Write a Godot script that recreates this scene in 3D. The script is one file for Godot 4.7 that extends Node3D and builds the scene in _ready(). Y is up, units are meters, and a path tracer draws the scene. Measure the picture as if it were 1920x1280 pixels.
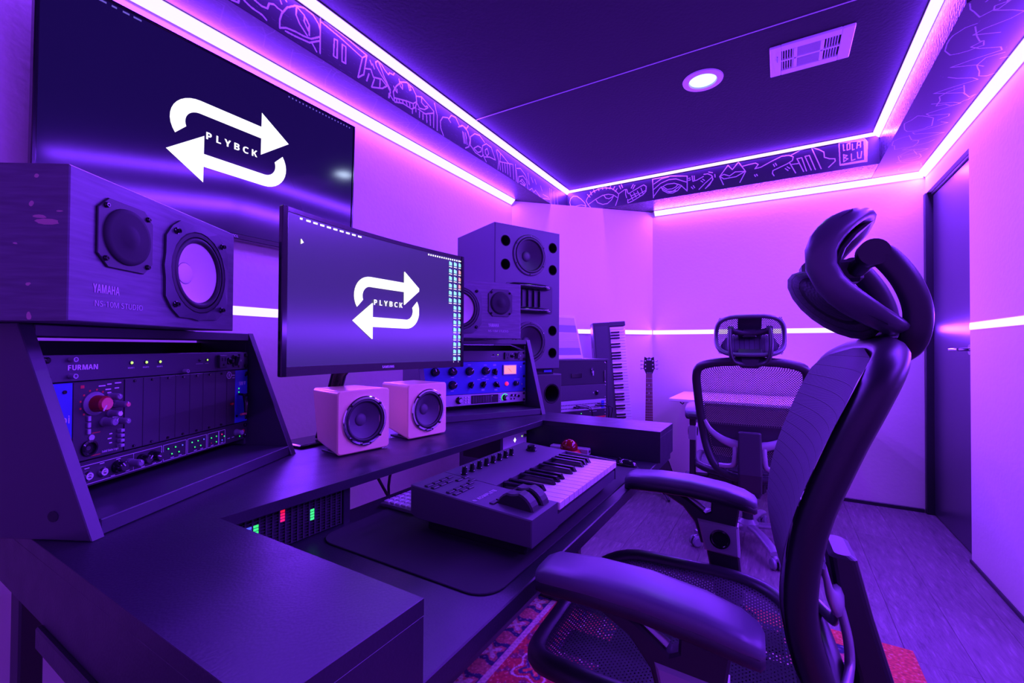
extends Node3D
# A small recording studio lit by violet LED strips. Units are metres; x runs from the screen wall to the door wall, -z towards the far wall.

class MB:
	var st := SurfaceTool.new()
	var xf := Transform3D()
	var grp := 1
	func _init(x := Transform3D()) -> void:
		xf = x
		st.begin(Mesh.PRIMITIVE_TRIANGLES)
	func put(p: Vector3, uv: Vector2, g: int) -> void:
		st.set_smooth_group(g)
		st.set_uv(uv)
		st.add_vertex(xf * p)
	func tri(a: Vector3, b: Vector3, c: Vector3, g := -1, ua := Vector2(), ub := Vector2(), uc := Vector2()) -> void:
		put(a, ua, g); put(c, uc, g); put(b, ub, g)
	# corners run counter-clockwise seen from outside
	func quad(a: Vector3, b: Vector3, c: Vector3, d: Vector3, g := -1, ua := Vector2(0, 1), ub := Vector2(1, 1), uc := Vector2(1, 0), ud := Vector2(0, 0)) -> void:
		tri(a, b, c, g, ua, ub, uc)
		tri(a, c, d, g, ua, uc, ud)
	func box(c: Vector3, s: Vector3, bev := 0.0) -> void:
		var h := s * 0.5
		bev = minf(bev, minf(h.x, minf(h.y, h.z)) * 0.9)
		if bev <= 0.0:
			for ax in 3:
				for sg in [-1.0, 1.0]:
					var n := Vector3(); n[ax] = sg
					var u := Vector3(); u[(ax + 1) % 3] = 1.0
					var v := n.cross(u)
					quad(c + (n - u - v) * h, c + (n + u - v) * h, c + (n + u + v) * h, c + (n - u + v) * h)
			return
		var i := h - Vector3.ONE * bev
		var P := func(sx: float, sy: float, sz: float, ax: int) -> Vector3:
			var q := Vector3(sx, sy, sz) * i
			q[ax] = Vector3(sx, sy, sz)[ax] * h[ax]
			return c + q
		for ax in 3:
			for sg in [-1.0, 1.0]:
				var n := Vector3(); n[ax] = sg
				var u := Vector3(); u[(ax + 1) % 3] = 1.0
				var v := n.cross(u)
				var k := []
				for w in [[-1, -1], [1, -1], [1, 1], [-1, 1]]:
					var d: Vector3 = n + u * w[0] + v * w[1]
					k.append(P.call(d.x, d.y, d.z, ax))
				quad(k[0], k[1], k[2], k[3])
		for ax in 3:
			var a1 := (ax + 1) % 3
			var a2 := (ax + 2) % 3
			for s1 in [-1.0, 1.0]:
				for s2 in [-1.0, 1.0]:
					var lo := Vector3(); lo[ax] = -1.0; lo[a1] = s1; lo[a2] = s2
					var hi := lo; hi[ax] = 1.0
					var q := [P.call(lo.x, lo.y, lo.z, a1), P.call(hi.x, hi.y, hi.z, a1), P.call(hi.x, hi.y, hi.z, a2), P.call(lo.x, lo.y, lo.z, a2)]
					if s1 * s2 > 0.0:
						q.reverse()
					var nn: Vector3 = (q[1] - q[0]).cross(q[2] - q[0])
					var out := Vector3(); out[a1] = s1; out[a2] = s2
					if nn.dot(out) < 0.0:
						q.reverse()
					quad(q[0], q[1], q[2], q[3])
		for sx in [-1.0, 1.0]:
			for sy in [-1.0, 1.0]:
				for sz in [-1.0, 1.0]:
					var a: Vector3 = P.call(sx, sy, sz, 0)
					var b: Vector3 = P.call(sx, sy, sz, 1)
					var d: Vector3 = P.call(sx, sy, sz, 2)
					if (b - a).cross(d - a).dot(Vector3(sx, sy, sz)) > 0.0:
						tri(a, b, d)
					else:
						tri(a, d, b)
	# rings run counter-clockwise seen from the end they travel to
	func loft(rings: Array, cap := true, smooth := true, ring_closed := true) -> void:
		grp += 1
		var g := grp if smooth else -1
		var m: int = rings[0].size()
		for k in rings.size() - 1:
			for j in (m if ring_closed else m - 1):
				var n := (j + 1) % m
				quad(rings[k][j], rings[k][n], rings[k + 1][n], rings[k + 1][j], g)
		if cap:
			fan(rings[rings.size() - 1], false)
			fan(rings[0], true)
	func fan(r: Array, back: bool) -> void:
		var c := Vector3()
		for p in r: c += p
		c /= r.size()
		for j in r.size():
			var a: Vector3 = r[j]
			var b: Vector3 = r[(j + 1) % r.size()]
			if back: tri(c, b, a)
			else: tri(c, a, b)
	func ring(o: Vector3, e1: Vector3, e2: Vector3, n: int) -> Array:
		var r := []
		for j in n:
			var t := TAU * j / n
			r.append(o + e1 * cos(t) + e2 * sin(t))
		return r
	func side(d: Vector3) -> Vector3:
		var s := d.cross(Vector3.UP)
		if s.length() < 0.1: s = d.cross(Vector3.RIGHT)
		return s.normalized()
	func cyl(a: Vector3, b: Vector3, ra: float, rb := -1.0, n := 16, cap := true) -> void:
		if rb < 0.0: rb = ra
		var d := (b - a).normalized()
		var e1 := side(d)
		var e2 := d.cross(e1)
		loft([ring(a, e1 * ra, e2 * ra, n), ring(b, e1 * rb, e2 * rb, n)], cap)
	# profile of (radius, height along axis); from the outer foot up and inward on top
	func lathe(prof: Array, o: Vector3, axis: Vector3, n := 24, smooth := false) -> void:
		var d := axis.normalized()
		var e1 := side(d)
		var e2 := d.cross(e1)
		grp += 1
		for k in prof.size() - 1:
			if not smooth: grp += 1
			for j in n:
				var t0 := TAU * j / n
				var t1 := TAU * (j + 1) / n
				var p: Vector2 = prof[k]
				var q: Vector2 = prof[k + 1]
				var d0 := e1 * cos(t0) + e2 * sin(t0)
				var d1 := e1 * cos(t1) + e2 * sin(t1)
				if p.x < 1e-5:
					tri(o + d * p.y, o + d1 * q.x + d * q.y, o + d0 * q.x + d * q.y, grp)
				elif q.x < 1e-5:
					tri(o + d0 * p.x + d * p.y, o + d1 * p.x + d * p.y, o + d * q.y, grp)
				else:
					quad(o + d0 * p.x + d * p.y, o + d1 * p.x + d * p.y, o + d1 * q.x + d * q.y, o + d0 * q.x + d * q.y, grp)
	# tube along points; flat > 0 gives an oval section: radius across, radius*flat along the given up
	func tube(pts: Array, r: Variant, n := 10, closed := false, flat := 1.0, up := Vector3.ZERO, cap := true) -> void:
		var rings := []
		var m := pts.size()
		var e := Vector3.ZERO
		for k in m:
			var a: Vector3 = pts[(k - 1 + m) % m] if closed or k > 0 else pts[k]
			var b: Vector3 = pts[(k + 1) % m] if closed or k < m - 1 else pts[k]
			var d := (b - a).normalized()
			if up != Vector3.ZERO:
				e = d.cross(up).normalized()
			elif e == Vector3.ZERO:
				e = side(d)
			else:
				e = (e - d * e.dot(d)).normalized()
			var rr: float = r[k] if r is Array else r
			rings.append(ring(pts[k], e * rr, d.cross(e) * rr * flat, n))
		if closed: rings.append(rings[0])
		loft(rings, cap and not closed)
	func prism(poly: PackedVector2Array, z0: float, z1: float, bev := 0.0, smooth := false) -> void:
		if Geometry2D.is_polygon_clockwise(poly):
			poly = poly.duplicate(); poly.reverse()
		var inner := poly
		if bev > 0.0: inner = inset(poly, bev)
		var lv := [[poly, z0], [poly, z1]] if bev <= 0.0 else [[inner, z0], [poly, z0 + bev], [poly, z1 - bev], [inner, z1]]
		grp += 1
		for k in lv.size() - 1:
			for j in poly.size():
				var n := (j + 1) % poly.size()
				quad(v3(lv[k][0][j], lv[k][1]), v3(lv[k][0][n], lv[k][1]), v3(lv[k + 1][0][n], lv[k + 1][1]), v3(lv[k + 1][0][j], lv[k + 1][1]), grp if smooth else -1)
		face(inner, z1, false)
		face(inner, z0, true)
	func v3(p: Vector2, z: float) -> Vector3: return Vector3(p.x, p.y, z)
	func face(poly: PackedVector2Array, z: float, back: bool) -> void:
		var ix := Geometry2D.triangulate_polygon(poly)
		for k in range(0, ix.size(), 3):
			var a := poly[ix[k]]
			var b := poly[ix[k + 1]]
			var c := poly[ix[k + 2]]
			if ((b - a).cross(c - a) < 0.0) != back:
				var t := b; b = c; c = t
			tri(v3(a, z), v3(b, z), v3(c, z))
	func inset(poly: PackedVector2Array, d: float) -> PackedVector2Array:
		var out := PackedVector2Array()
		var m := poly.size()
		for j in m:
			var a := (poly[j] - poly[(j - 1 + m) % m]).normalized()
			var b := (poly[(j + 1) % m] - poly[j]).normalized()
			var n := (Vector2(-a.y, a.x) + Vector2(-b.y, b.x))
			var l := maxf(n.length_squared(), 0.3)
			out.append(poly[j] + n * (2.0 * d / l))
		return out
	# smooth sheet f(u, v), u and v in 0..1; su, sv are its size for texture coordinates
	func patch(f: Callable, nu: int, nv: int, su := 1.0, sv := 1.0) -> void:
		grp += 1
		for i in nu:
			for j in nv:
				var u0 := float(i) / nu
				var u1 := float(i + 1) / nu
				var w0 := float(j) / nv
				var w1 := float(j + 1) / nv
				quad(f.call(u0, w0), f.call(u1, w0), f.call(u1, w1), f.call(u0, w1), grp, Vector2(u0 * su, w0 * sv), Vector2(u1 * su, w0 * sv), Vector2(u1 * su, w1 * sv), Vector2(u0 * su, w1 * sv))
	func done() -> ArrayMesh:
		st.generate_normals()
		return st.commit()

var M := {}
var taken := {}

func lin(r: float, g: float, b: float) -> Color:
	return Color(r, g, b).linear_to_srgb()

func mat(key: String, c: Color, rough := 0.6, metal := 0.0) -> StandardMaterial3D:
	var m := StandardMaterial3D.new()
	m.resource_name = key
	m.albedo_color = c
	m.roughness = rough
	m.metallic = metal
	M[key] = m
	return m

func glow(key: String, c: Color, e: float) -> StandardMaterial3D:
	var m := mat(key, lin(0.2, 0.2, 0.2), 0.4)
	m.emission_enabled = true
	m.emission = c
	m.emission_energy_multiplier = e
	return m

func noise_tex(seed_: int, freq: float, size := 256, ramp: Gradient = null, octaves := 4, normal := false) -> NoiseTexture2D:
	var n := FastNoiseLite.new()
	n.seed = seed_
	n.frequency = freq
	n.fractal_octaves = octaves
	var t := NoiseTexture2D.new()
	t.width = size
	t.height = size
	t.seamless = true
	t.noise = n
	t.as_normal_map = normal
	if ramp: t.color_ramp = ramp
	return t

func ramp(cols: Array) -> Gradient:
	var g := Gradient.new()
	var o := PackedFloat32Array()
	var c := PackedColorArray()
	for k in cols.size():
		o.append(float(k) / (cols.size() - 1))
		c.append(cols[k])
	g.offsets = o
	g.colors = c
	return g

func numbered(nm: String) -> String:
	var k: int = taken.get(nm, 0)
	taken[nm] = k + 1
	return nm if k == 0 else "%s_%03d" % [nm, k]

func tag(o: Node3D, label: String, category: String, group := "") -> void:
	o.set_meta("label", label)
	o.set_meta("category", category)
	if group: o.set_meta("group", group)

func thing(nm: String, label: String, category: String, x := Transform3D(), group := "") -> Node3D:
	var o := Node3D.new()
	o.name = numbered(nm)
	add_child(o)
	o.transform = x
	tag(o, label, category, group)
	return o

func mk(parent: Node, nm: String, m: Variant, material: Variant) -> MeshInstance3D:
	var o := MeshInstance3D.new()
	o.name = numbered(nm) if parent == self else nm
	o.mesh = m.done() if m is MB else m
	o.material_override = M[material] if material is String else material
	parent.add_child(o, true)
	return o

func mk_at(parent: Node, nm: String, m: Variant, material: Variant, x: Transform3D) -> MeshInstance3D:
	var o := mk(parent, nm, m, material)
	o.transform = x
	return o

func struct(nm: String, m: Variant, material: Variant) -> MeshInstance3D:
	var o := mk(self, nm, m, material)
	o.set_meta("kind", "structure")
	return o

func one(f: Callable) -> MB:
	var b := MB.new()
	f.call(b)
	return b

func boxm(c: Vector3, s: Vector3, bev := 0.0) -> MB:
	var b := MB.new()
	b.box(c, s, bev)
	return b

func cylm(a: Vector3, c: Vector3, ra: float, rb := -1.0, n := 16) -> MB:
	var b := MB.new()
	b.cyl(a, c, ra, rb, n)
	return b

func lathem(prof: Array, o: Vector3, axis: Vector3, n := 24, smooth := false) -> MB:
	var b := MB.new()
	b.lathe(prof, o, axis, n, smooth)
	return b

func tubem(pts: Array, r: Variant, n := 8, closed := false) -> MB:
	var b := MB.new()
	b.tube(pts, r, n, closed)
	return b

func curve(ctrl: Array, per := 6, closed := false) -> Array:
	var out := []
	var m := ctrl.size()
	for k in (m if closed else m - 1):
		var p0: Vector3 = ctrl[(k - 1 + m) % m] if closed or k > 0 else ctrl[0]
		var p1: Vector3 = ctrl[k]
		var p2: Vector3 = ctrl[(k + 1) % m]
		var p3: Vector3 = ctrl[(k + 2) % m] if closed or k < m - 2 else ctrl[m - 1]
		for j in per:
			out.append(p1.cubic_interpolate(p2, p0, p3, float(j) / per))
	if not closed: out.append(ctrl[m - 1])
	return out

func rrect(w: float, h: float, r: float, seg := 4) -> PackedVector2Array:
	var p := PackedVector2Array()
	for q in 4:
		var c := Vector2((w / 2 - r) * [1, -1, -1, 1][q], (h / 2 - r) * [1, 1, -1, -1][q])
		for j in seg + 1:
			var t := PI / 2 * (q + float(j) / seg)
			p.append(c + Vector2(cos(t), sin(t)) * r)
	return p

func ease_at(tab: Array, t: float) -> float:
	for k in tab.size() - 1:
		if t <= tab[k + 1][0]:
			var f: float = clampf((t - tab[k][0]) / (tab[k + 1][0] - tab[k][0]), 0.0, 1.0)
			var p0: float = tab[maxi(k - 1, 0)][1]
			var p3: float = tab[mini(k + 2, tab.size() - 1)][1]
			return cubic_interpolate(tab[k][1], tab[k + 1][1], p0, p3, f)
	return tab[tab.size() - 1][1]

var fonts := {}
# raised print: cap_h is the height of a capital; x places its centre, facing local +z
func txt(parent: Node, nm: String, s: String, cap_h: float, material: Variant, x: Transform3D, stretch := 1.0, weight := 400, italic := false, family := "Droid Sans") -> MeshInstance3D:
	var key := "%s%d%s" % [family, weight, italic]
	if not fonts.has(key):
		var f := SystemFont.new()
		f.font_names = PackedStringArray([family])
		f.font_weight = weight
		f.font_italic = italic
		fonts[key] = f
	var t := TextMesh.new()
	t.font = fonts[key]
	t.text = s
	t.font_size = 32
	t.pixel_size = cap_h / (0.714 * 32.0)
	t.depth = 0.0006
	t.curve_step = 2.0
	var o := mk(parent, nm, t, material)
	o.transform = x.scaled_local(Vector3(stretch, 1, 1))
	return o

func at(x: float, y: float, z: float, ry := 0.0) -> Transform3D:
	return Transform3D(Basis(Vector3.UP, ry), Vector3(x, y, z))

func disc(parent: Node, nm: String, x: float, y: float, r: float, h: float, material: Variant, n := 12) -> MeshInstance3D:
	return mk(parent, nm, lathem([Vector2(r, 0), Vector2(r, h * 0.8), Vector2(r * 0.85, h), Vector2(0, h)], Vector3(x, y, 0), Vector3.BACK, n), material)
const CHALK_FAR := [[42,47,28,94,34,125,60,145,93,139,130,109,163,72,177,43,137,57,108,57,79,55,41,64],[68,39,104,42,152,30,177,39],[224,15,195,50,177,84,191,112,230,149,287,166,342,166,397,150,431,124,457,93,448,52,431,6],[195,50,259,84,322,107,370,108,411,95,444,69],[262,83,280,53,322,32,363,33,397,57,414,87],[332,105,349,79,377,69,411,85],[188,138,213,110],[213,156,227,126],[241,171,255,142],[280,178,290,152],[315,185,322,157],[349,182,353,153],[390,176,383,149],[424,162,410,138],[444,141,427,118],[461,161,474,132],[477,172,489,140],[575,150,559,124],[588,141,572,114],[457,96,504,121,523,121,529,97,536,83,633,124,658,132,677,116,675,78,652,56,569,19,533,9,530,38],[514,116,514,80,522,53],[530,29,607,58,670,85],[549,80,572,31],[579,85,598,46],[607,93,630,47],[636,110,652,66],[559,63,588,69],[588,71,617,78],[733,17,726,163,859,163,981,139,980,27],[736,124,793,154,847,159],[736,83,787,120,847,137,900,133,975,95],[736,29,781,84,835,105,889,102,935,78,978,30],[790,92,805,61,841,36,877,30,912,42,941,74],[808,88,835,65,871,62,900,72,915,91],[799,81,835,51,877,43,924,71],[817,65,853,40,900,44],[990,119,1001,120],[991,104,1004,107],[1015,133,1021,92,1049,96,1093,114],[1029,130,1032,99],[1063,24,1104,62,1148,95],[1107,22,1156,76,1153,106],[1076,85,1090,73],[1088,95,1101,83],[1009,52,1021,36],[1023,59,1033,42],[1097,129,1123,128,1148,112,1158,83,1136,45,1107,23],[1129,140,1155,130],[1170,115,1172,94],[1227,29,1202,92,1257,163,1285,126,1324,172,1369,96,1333,26],[1202,92,1230,103,1267,84,1303,106,1366,98,1309,71,1230,70,1205,91],[1351,137,1392,141,1430,143,1447,130,1427,104,1462,107,1530,136,1585,156,1629,154,1653,138,1648,114,1618,98,1535,69,1532,50,1542,32],[1424,62,1430,49],[1436,63,1442,52],[1538,111,1545,95],[1549,117,1557,101],[1607,69,1623,52],[1618,78,1633,64],[1640,151,1693,174,1753,182,1807,27],[1631,105,1666,27],[1645,89,1682,87],[1674,121,1701,122,1727,28],[1674,121,1711,28],[1719,127,1743,128,1776,27],[1719,127,1753,29],[1756,179,1797,154,1822,133,1825,98,1852,83,1880,77,1882,61,1847,28],[1907,31,1902,173,2030,161,2032,35,1907,34],[1900,177,1946,175,2032,170,2046,145,2043,24,2003,29,1907,28],[2038,153,2037,31],[2040,150,2039,28],[1912,33,2032,29],[1921,27,2039,27],[1924,159,1926,119,1932,120],[1944,157,1944,118,1958,121,1958,160,1944,157],[1970,151,1971,113,1980,116],[1993,119,1997,157,2011,157,2011,121],[1995,136,2011,137],[1926,94,1926,49],[1924,92,1944,84,1929,72,1948,62,1926,47],[1965,89,1966,46,1984,51],[1996,94,1998,55,2013,54,2017,94],]
const CHALK_TV := [[776,6,799,12,800,22],[816,33,840,24,880,22,895,14],[852,57,877,52,898,57,904,79,922,88,935,84,954,83],[945,120,950,110],[965,134,969,131],[944,16,944,44,952,75,972,110,1004,138,1041,154,1079,151,1103,131,1111,111],[944,16,970,32,1005,40,1042,44,1072,52,1111,84],[967,18,1005,22,1065,33,1111,68],[1009,138,1008,105,1023,80,1055,55],[1011,138,1041,126,1064,99,1064,61],[1043,121,1041,102,1059,77,1064,99,1052,116,1043,121],[1112,158,1112,18],[1076,38,1096,16],[1112,147,1203,138,1321,118],[1131,159,1247,153,1345,142,1321,118,1298,19,1329,48,1345,142],[1177,115,1174,43,1191,43,1192,118,1177,115],[1216,116,1215,43,1233,44,1234,115,1216,116],[1338,80,1368,93,1384,65,1431,81,1463,65,1437,41,1374,15,1389,59],[1358,67,1346,29],[1423,75,1421,35],[1363,130,1373,115],[1378,122,1388,106],[1478,18,1486,49,1459,79,1429,100,1399,126,1395,140,1409,153,1429,149,1450,134,1472,124,1481,137,1503,139,1510,151],[1505,18,1478,38,1476,17],[1414,150,1446,102,1486,59],[1509,37,1504,58,1522,94,1554,131,1592,149,1632,143,1657,120,1663,87,1638,66,1593,57,1509,33,1514,15,1565,33,1628,34,1653,53,1663,83],[1540,138,1550,108,1564,102,1564,122,1545,130],[1602,142,1612,119,1622,127,1612,144],[1506,86,1522,71,1529,67,1527,83],[1527,35,1527,22],[1541,40,1546,27],[1565,48,1569,35],[1588,54,1596,39],[1613,59,1616,36],[1638,64,1640,44],[1662,115,1699,129,1792,99,1793,12],[1699,126,1699,100,1726,91,1742,102],[1665,81,1684,64,1721,74,1747,97],[1673,55,1726,54,1786,85],[1797,143,1820,89,1821,9],[1658,52,1658,34],[1633,33,1633,15],[1684,46,1684,17],[1710,47,1710,18],[1737,52,1740,16],[1764,64,1767,13],[1874,1,1850,33,1847,70,1867,101,1909,116,1934,101],[1918,114,1940,143,1978,148,2011,118],[2004,105,2037,130,2078,130,2106,92],[2081,128,2098,152],[2044,95,2051,61],[2071,99,2082,72],[2008,108,2046,130,2095,116,2116,75,2104,31,2072,11],[2043,95,2059,33],[2071,96,2088,37],[2055,95,2071,38],[2120,42,2120,97,2162,132,2214,143,2268,121],[2125,44,2171,22,2233,20,2259,40],[2154,41,2197,72,2237,73,2228,49,2197,32,2154,41],[2250,36,2245,92,2286,121,2342,119,2392,57,2324,51,2260,29,2287,8],[2273,76,2296,95,2314,71,2296,46,2277,57,2273,76],[2401,125,2431,66,2422,8],[2411,132,2472,119,2556,94],[2451,123,2446,66,2600,104],[2441,64,2452,13],[2472,70,2483,12],[2503,75,2514,18],[2535,81,2546,17],[2567,93,2579,11],[2611,108,2624,8],[2645,120,2658,2],[2657,84,2681,-8],[2681,-2,2692,49,2751,74,2800,60,2832,-9],[2704,17,2739,46,2788,26,2776,10,2716,9],[2721,29,2776,16],[2662,97,2715,115,2787,92,2838,42],[2844,1,2889,27,2915,4,2942,31,3024,-2],[2824,117,2850,40],[2875,103,2902,75],[2928,108,2955,79],[3023,88,3051,58],[3181,118,3198,-11],[3212,120,3220,2],[3258,114,3275,17],[3321,113,3338,21],[3065,36,3167,40],[3066,4,3182,31],]
# violet LED light (linear ratios), the strips' own face as the eye sees it, and the power per metre of each run
const LED_LIGHT := Color(0.165, 0.020, 1.0)
const LED_FACE := Color(1.0, 0.88, 1.0)
const FACE_GLOW := 1.25
const COVE_PER_M := 1.6
const TOP_PER_M := 2.6
const MID_PER_M := 1.45
const EXPOSURE := 1.0

# the room
const XL := -1.797
const XR := 0.813
const ZF := -3.84
const ZB := 1.2
const ZE := -0.30
const HS := 2.2
const HC := 2.395
const FX := -1.57
const FZ := -3.52
const FXR := 0.535
const XW := 1.763   # the room is wider behind the slanted part of the door wall
const ZK := -2.15

func _ready() -> void:
	var cam := Camera3D.new()
	cam.name = "camera"
	add_child(cam)
	cam.position = Vector3(0, 1.05, 0)
	cam.rotation_degrees = Vector3(0.72, 31.0, 0.31)
	cam.fov = rad_to_deg(2.0 * atan(640.0 / 834.0))
	cam.near = 0.02
	cam.far = 40.0
	cam.current = true
	var env := Environment.new()
	env.background_mode = Environment.BG_COLOR
	env.background_color = Color.BLACK
	env.tonemap_mode = Environment.TONE_MAPPER_LINEAR
	env.tonemap_exposure = EXPOSURE
	env.sdfgi_enabled = true
	env.ssao_enabled = true
	env.ssil_enabled = true
	var we := WorldEnvironment.new()
	we.name = "environment"
	we.environment = env
	add_child(we)
	materials()
	led_strips()
	room()
	ceiling_fittings()
	desk()
	racks()
	gear_near()
	gear_far()
	speakers()
	screens()
	tray_things()
	corner_things()
	side_desk()
	chairs()
	floor_things()

func materials() -> void:
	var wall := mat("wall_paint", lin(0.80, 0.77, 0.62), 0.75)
	wall.normal_enabled = true
	wall.normal_texture = noise_tex(3, 0.06, 256, null, 4, true)
	wall.normal_scale = 0.03
	wall.uv1_triplanar = true
	wall.uv1_world_triplanar = true
	wall.uv1_scale = Vector3(2, 2, 2)
	var ceil_m := mat("ceiling_paint", lin(0.018, 0.017, 0.021), 0.85)
	ceil_m.normal_enabled = true
	ceil_m.normal_texture = wall.normal_texture
	ceil_m.normal_scale = 0.05
	ceil_m.uv1_triplanar = true
	ceil_m.uv1_world_triplanar = true
	ceil_m.uv1_scale = Vector3(3, 3, 3)
	var bulk := mat("bulkhead_paint", Color.WHITE, 0.38)
	bulk.albedo_texture = noise_tex(8, 0.03, 256, ramp([lin(0.02, 0.02, 0.024), lin(0.035, 0.033, 0.04), lin(0.10, 0.095, 0.11)]), 5)
	bulk.roughness_texture = noise_tex(9, 0.05, 256, ramp([Color(0.6, 0.6, 0.6), Color(1, 1, 1)]), 4)
	bulk.uv1_triplanar = true
	bulk.uv1_world_triplanar = true
	bulk.uv1_scale = Vector3(2.5, 2.5, 2.5)
	bulk.normal_enabled = true
	bulk.normal_texture = noise_tex(10, 0.08, 256, null, 4, true)
	bulk.normal_scale = 0.07
	mat("black", lin(0.028, 0.027, 0.033), 0.48)
	mat("lit_rack_panel", lin(0.045, 0.043, 0.058), 0.42)  # desk laminate lightened, its colour standing in for light missing on the racks
	mat("black_matte", lin(0.018, 0.018, 0.021), 0.8)
	mat("black_gloss", lin(0.012, 0.012, 0.014), 0.12)
	mat("deep_black", lin(0.006, 0.006, 0.007), 0.9)
	var lam := mat("desk_laminate", lin(0.022, 0.021, 0.030), 0.42)
	lam.roughness_texture = noise_tex(21, 0.02, 256, ramp([Color(0.85, 0.85, 0.85), Color(1, 1, 1)]), 4)
	lam.uv1_triplanar = true
	lam.uv1_world_triplanar = true
	lam.normal_enabled = true
	lam.normal_texture = noise_tex(22, 0.25, 256, null, 3, true)
	lam.normal_scale = 0.02
	lam.uv1_scale = Vector3(3, 3, 3)
	mat("controller_case", lin(0.08, 0.075, 0.095), 0.45)
	mat("desk_edge", lin(0.06, 0.056, 0.07), 0.45)
	mat("rack_steel", lin(0.055, 0.052, 0.07), 0.42, 0.2)
	mat("rack_blank", lin(0.042, 0.04, 0.05), 0.5)
	mat("blue_panel", lin(0.03, 0.06, 0.42), 0.45)
	mat("silver", lin(0.55, 0.55, 0.58), 0.35, 0.8)
	mat("silver_paint", lin(0.42, 0.42, 0.45), 0.45, 0.3)
	mat("chrome", lin(0.8, 0.8, 0.82), 0.12, 1.0)
	mat("white_plastic", lin(0.78, 0.77, 0.76), 0.4)
	mat("white_desk", lin(0.85, 0.82, 0.72), 0.45)
	mat("ivory", lin(0.94, 0.92, 0.78), 0.22)
	mat("cream", lin(0.95, 0.78, 0.40), 0.22)
	mat("paper_cone", lin(0.9, 0.87, 0.78), 0.8)
	mat("grey_cone", lin(0.09, 0.088, 0.1), 0.6)
	mat("dark_cone", lin(0.05, 0.048, 0.056), 0.55)
	mat("rubber", lin(0.014, 0.014, 0.016), 0.55)
	var ns := mat("black_ash", Color.WHITE, 0.4)
	ns.albedo_texture = noise_tex(31, 0.02, 256, ramp([lin(0.075, 0.07, 0.09), lin(0.10, 0.095, 0.12), lin(0.13, 0.12, 0.15)]), 5)
	ns.uv1_triplanar = true
	ns.uv1_scale = Vector3(2, 18, 2)
	mat("speaker_paint", lin(0.068, 0.064, 0.085), 0.5)
	mat("print_white", lin(0.7, 0.68, 0.72), 0.6)
	mat("print_grey", lin(0.26, 0.25, 0.28), 0.6)
	mat("print_pale", lin(0.5, 0.48, 0.54), 0.6)
	mat("metal_paint", lin(0.5, 0.48, 0.5), 0.4)
	mat("headrest_shell", lin(0.085, 0.08, 0.105), 0.36)
	mat("print_red", lin(0.6, 0.03, 0.03), 0.5)
	mat("red_knob", lin(0.32, 0.012, 0.02), 0.35)
	mat("grey_knob", lin(0.22, 0.21, 0.25), 0.45)
	mat("pink_cap", lin(0.75, 0.16, 0.16), 0.45)
	mat("bare_wood", lin(0.55, 0.36, 0.30), 0.8)
	mat("red_metal", lin(0.62, 0.02, 0.02), 0.4)
	mat("red_glass", lin(0.22, 0.004, 0.008), 0.05)
	mat("chair_plastic", lin(0.022, 0.021, 0.025), 0.4)
	mat("arm_pad", lin(0.11, 0.105, 0.14), 0.38)
	mat("chair_silver", lin(0.42, 0.41, 0.44), 0.35, 0.4)
	mat("fret_wood", lin(0.16, 0.035, 0.02), 0.45)
	mat("door_paint", lin(0.05, 0.047, 0.06), 0.3)
	mat("frame_dark", lin(0.02, 0.019, 0.023), 0.4)
	mat("mat_fabric", lin(0.03, 0.028, 0.034), 0.9)
	mat("cable", lin(0.012, 0.012, 0.014), 0.5)
	mat("sub_paint", lin(0.03, 0.028, 0.034), 0.6)
	glow("led_face", LED_FACE, FACE_GLOW)
	glow("screen_white", Color(1, 1, 0.97), 1.3)
	glow("menu_white", Color(0.6, 0.6, 1.0), 0.28)
	glow("led_green", Color(0.1, 1.0, 0.2), 1.2)
	glow("led_lime", Color(0.75, 1.0, 0.1), 1.4)
	glow("led_red", Color(1.0, 0.06, 0.06), 1.1)
	glow("led_blue", Color(0.25, 0.35, 1.0), 1.5)
	glow("folder_blue", Color(0.55, 0.95, 1.0), 1.0)
	glow("file_amber", Color(1.0, 0.7, 0.15), 0.8)
	glow("meter_glow", Color(1.0, 0.58, 0.24), 1.1)
	glow("lamp_lens", Color(0.75, 1.0, 1.0), 1.6)
	glow("jewel_red", Color(1.0, 0.12, 0.06), 1.0)
	# see-through chair netting: threads with holes between
	var im := Image.create(32, 32, false, Image.FORMAT_RGBA8)
	var im2 := Image.create(32, 32, false, Image.FORMAT_RGBA8)
	for y in 32:
		for x in 32:
			var ox := fmod(x + (16.0 if y >= 16 else 0.0), 32.0) - 16.0
			var oy := fmod(y, 16.0) - 8.0
			var hole := ox * ox / 110.0 + oy * oy / 36.0 < 1.0
			im.set_pixel(x, y, Color(1, 1, 1, 0.0 if hole else 1.0))
			var hole2 := ox * ox / 46.0 + oy * oy / 14.0 < 1.0
			im2.set_pixel(x, y, Color(1, 1, 1, 0.0 if hole2 else 1.0))
	for d in [["netting_open", im, 0.05], ["netting_close", im2, 0.03]]:
		var nm := mat(d[0], lin(d[2], d[2] * 0.96, d[2] * 1.15), 0.75)
		nm.albedo_texture = ImageTexture.create_from_image(d[1])
		nm.transparency = BaseMaterial3D.TRANSPARENCY_ALPHA_SCISSOR
		nm.alpha_scissor_threshold = 0.5
		nm.cull_mode = BaseMaterial3D.CULL_DISABLED
	var bkf := mat("back_fabric", lin(0.045, 0.042, 0.056), 0.7)
	bkf.normal_enabled = true
	var li := Image.create(8, 64, false, Image.FORMAT_L8)
	var lc := Image.create(8, 64, false, Image.FORMAT_RGBA8)
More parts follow.
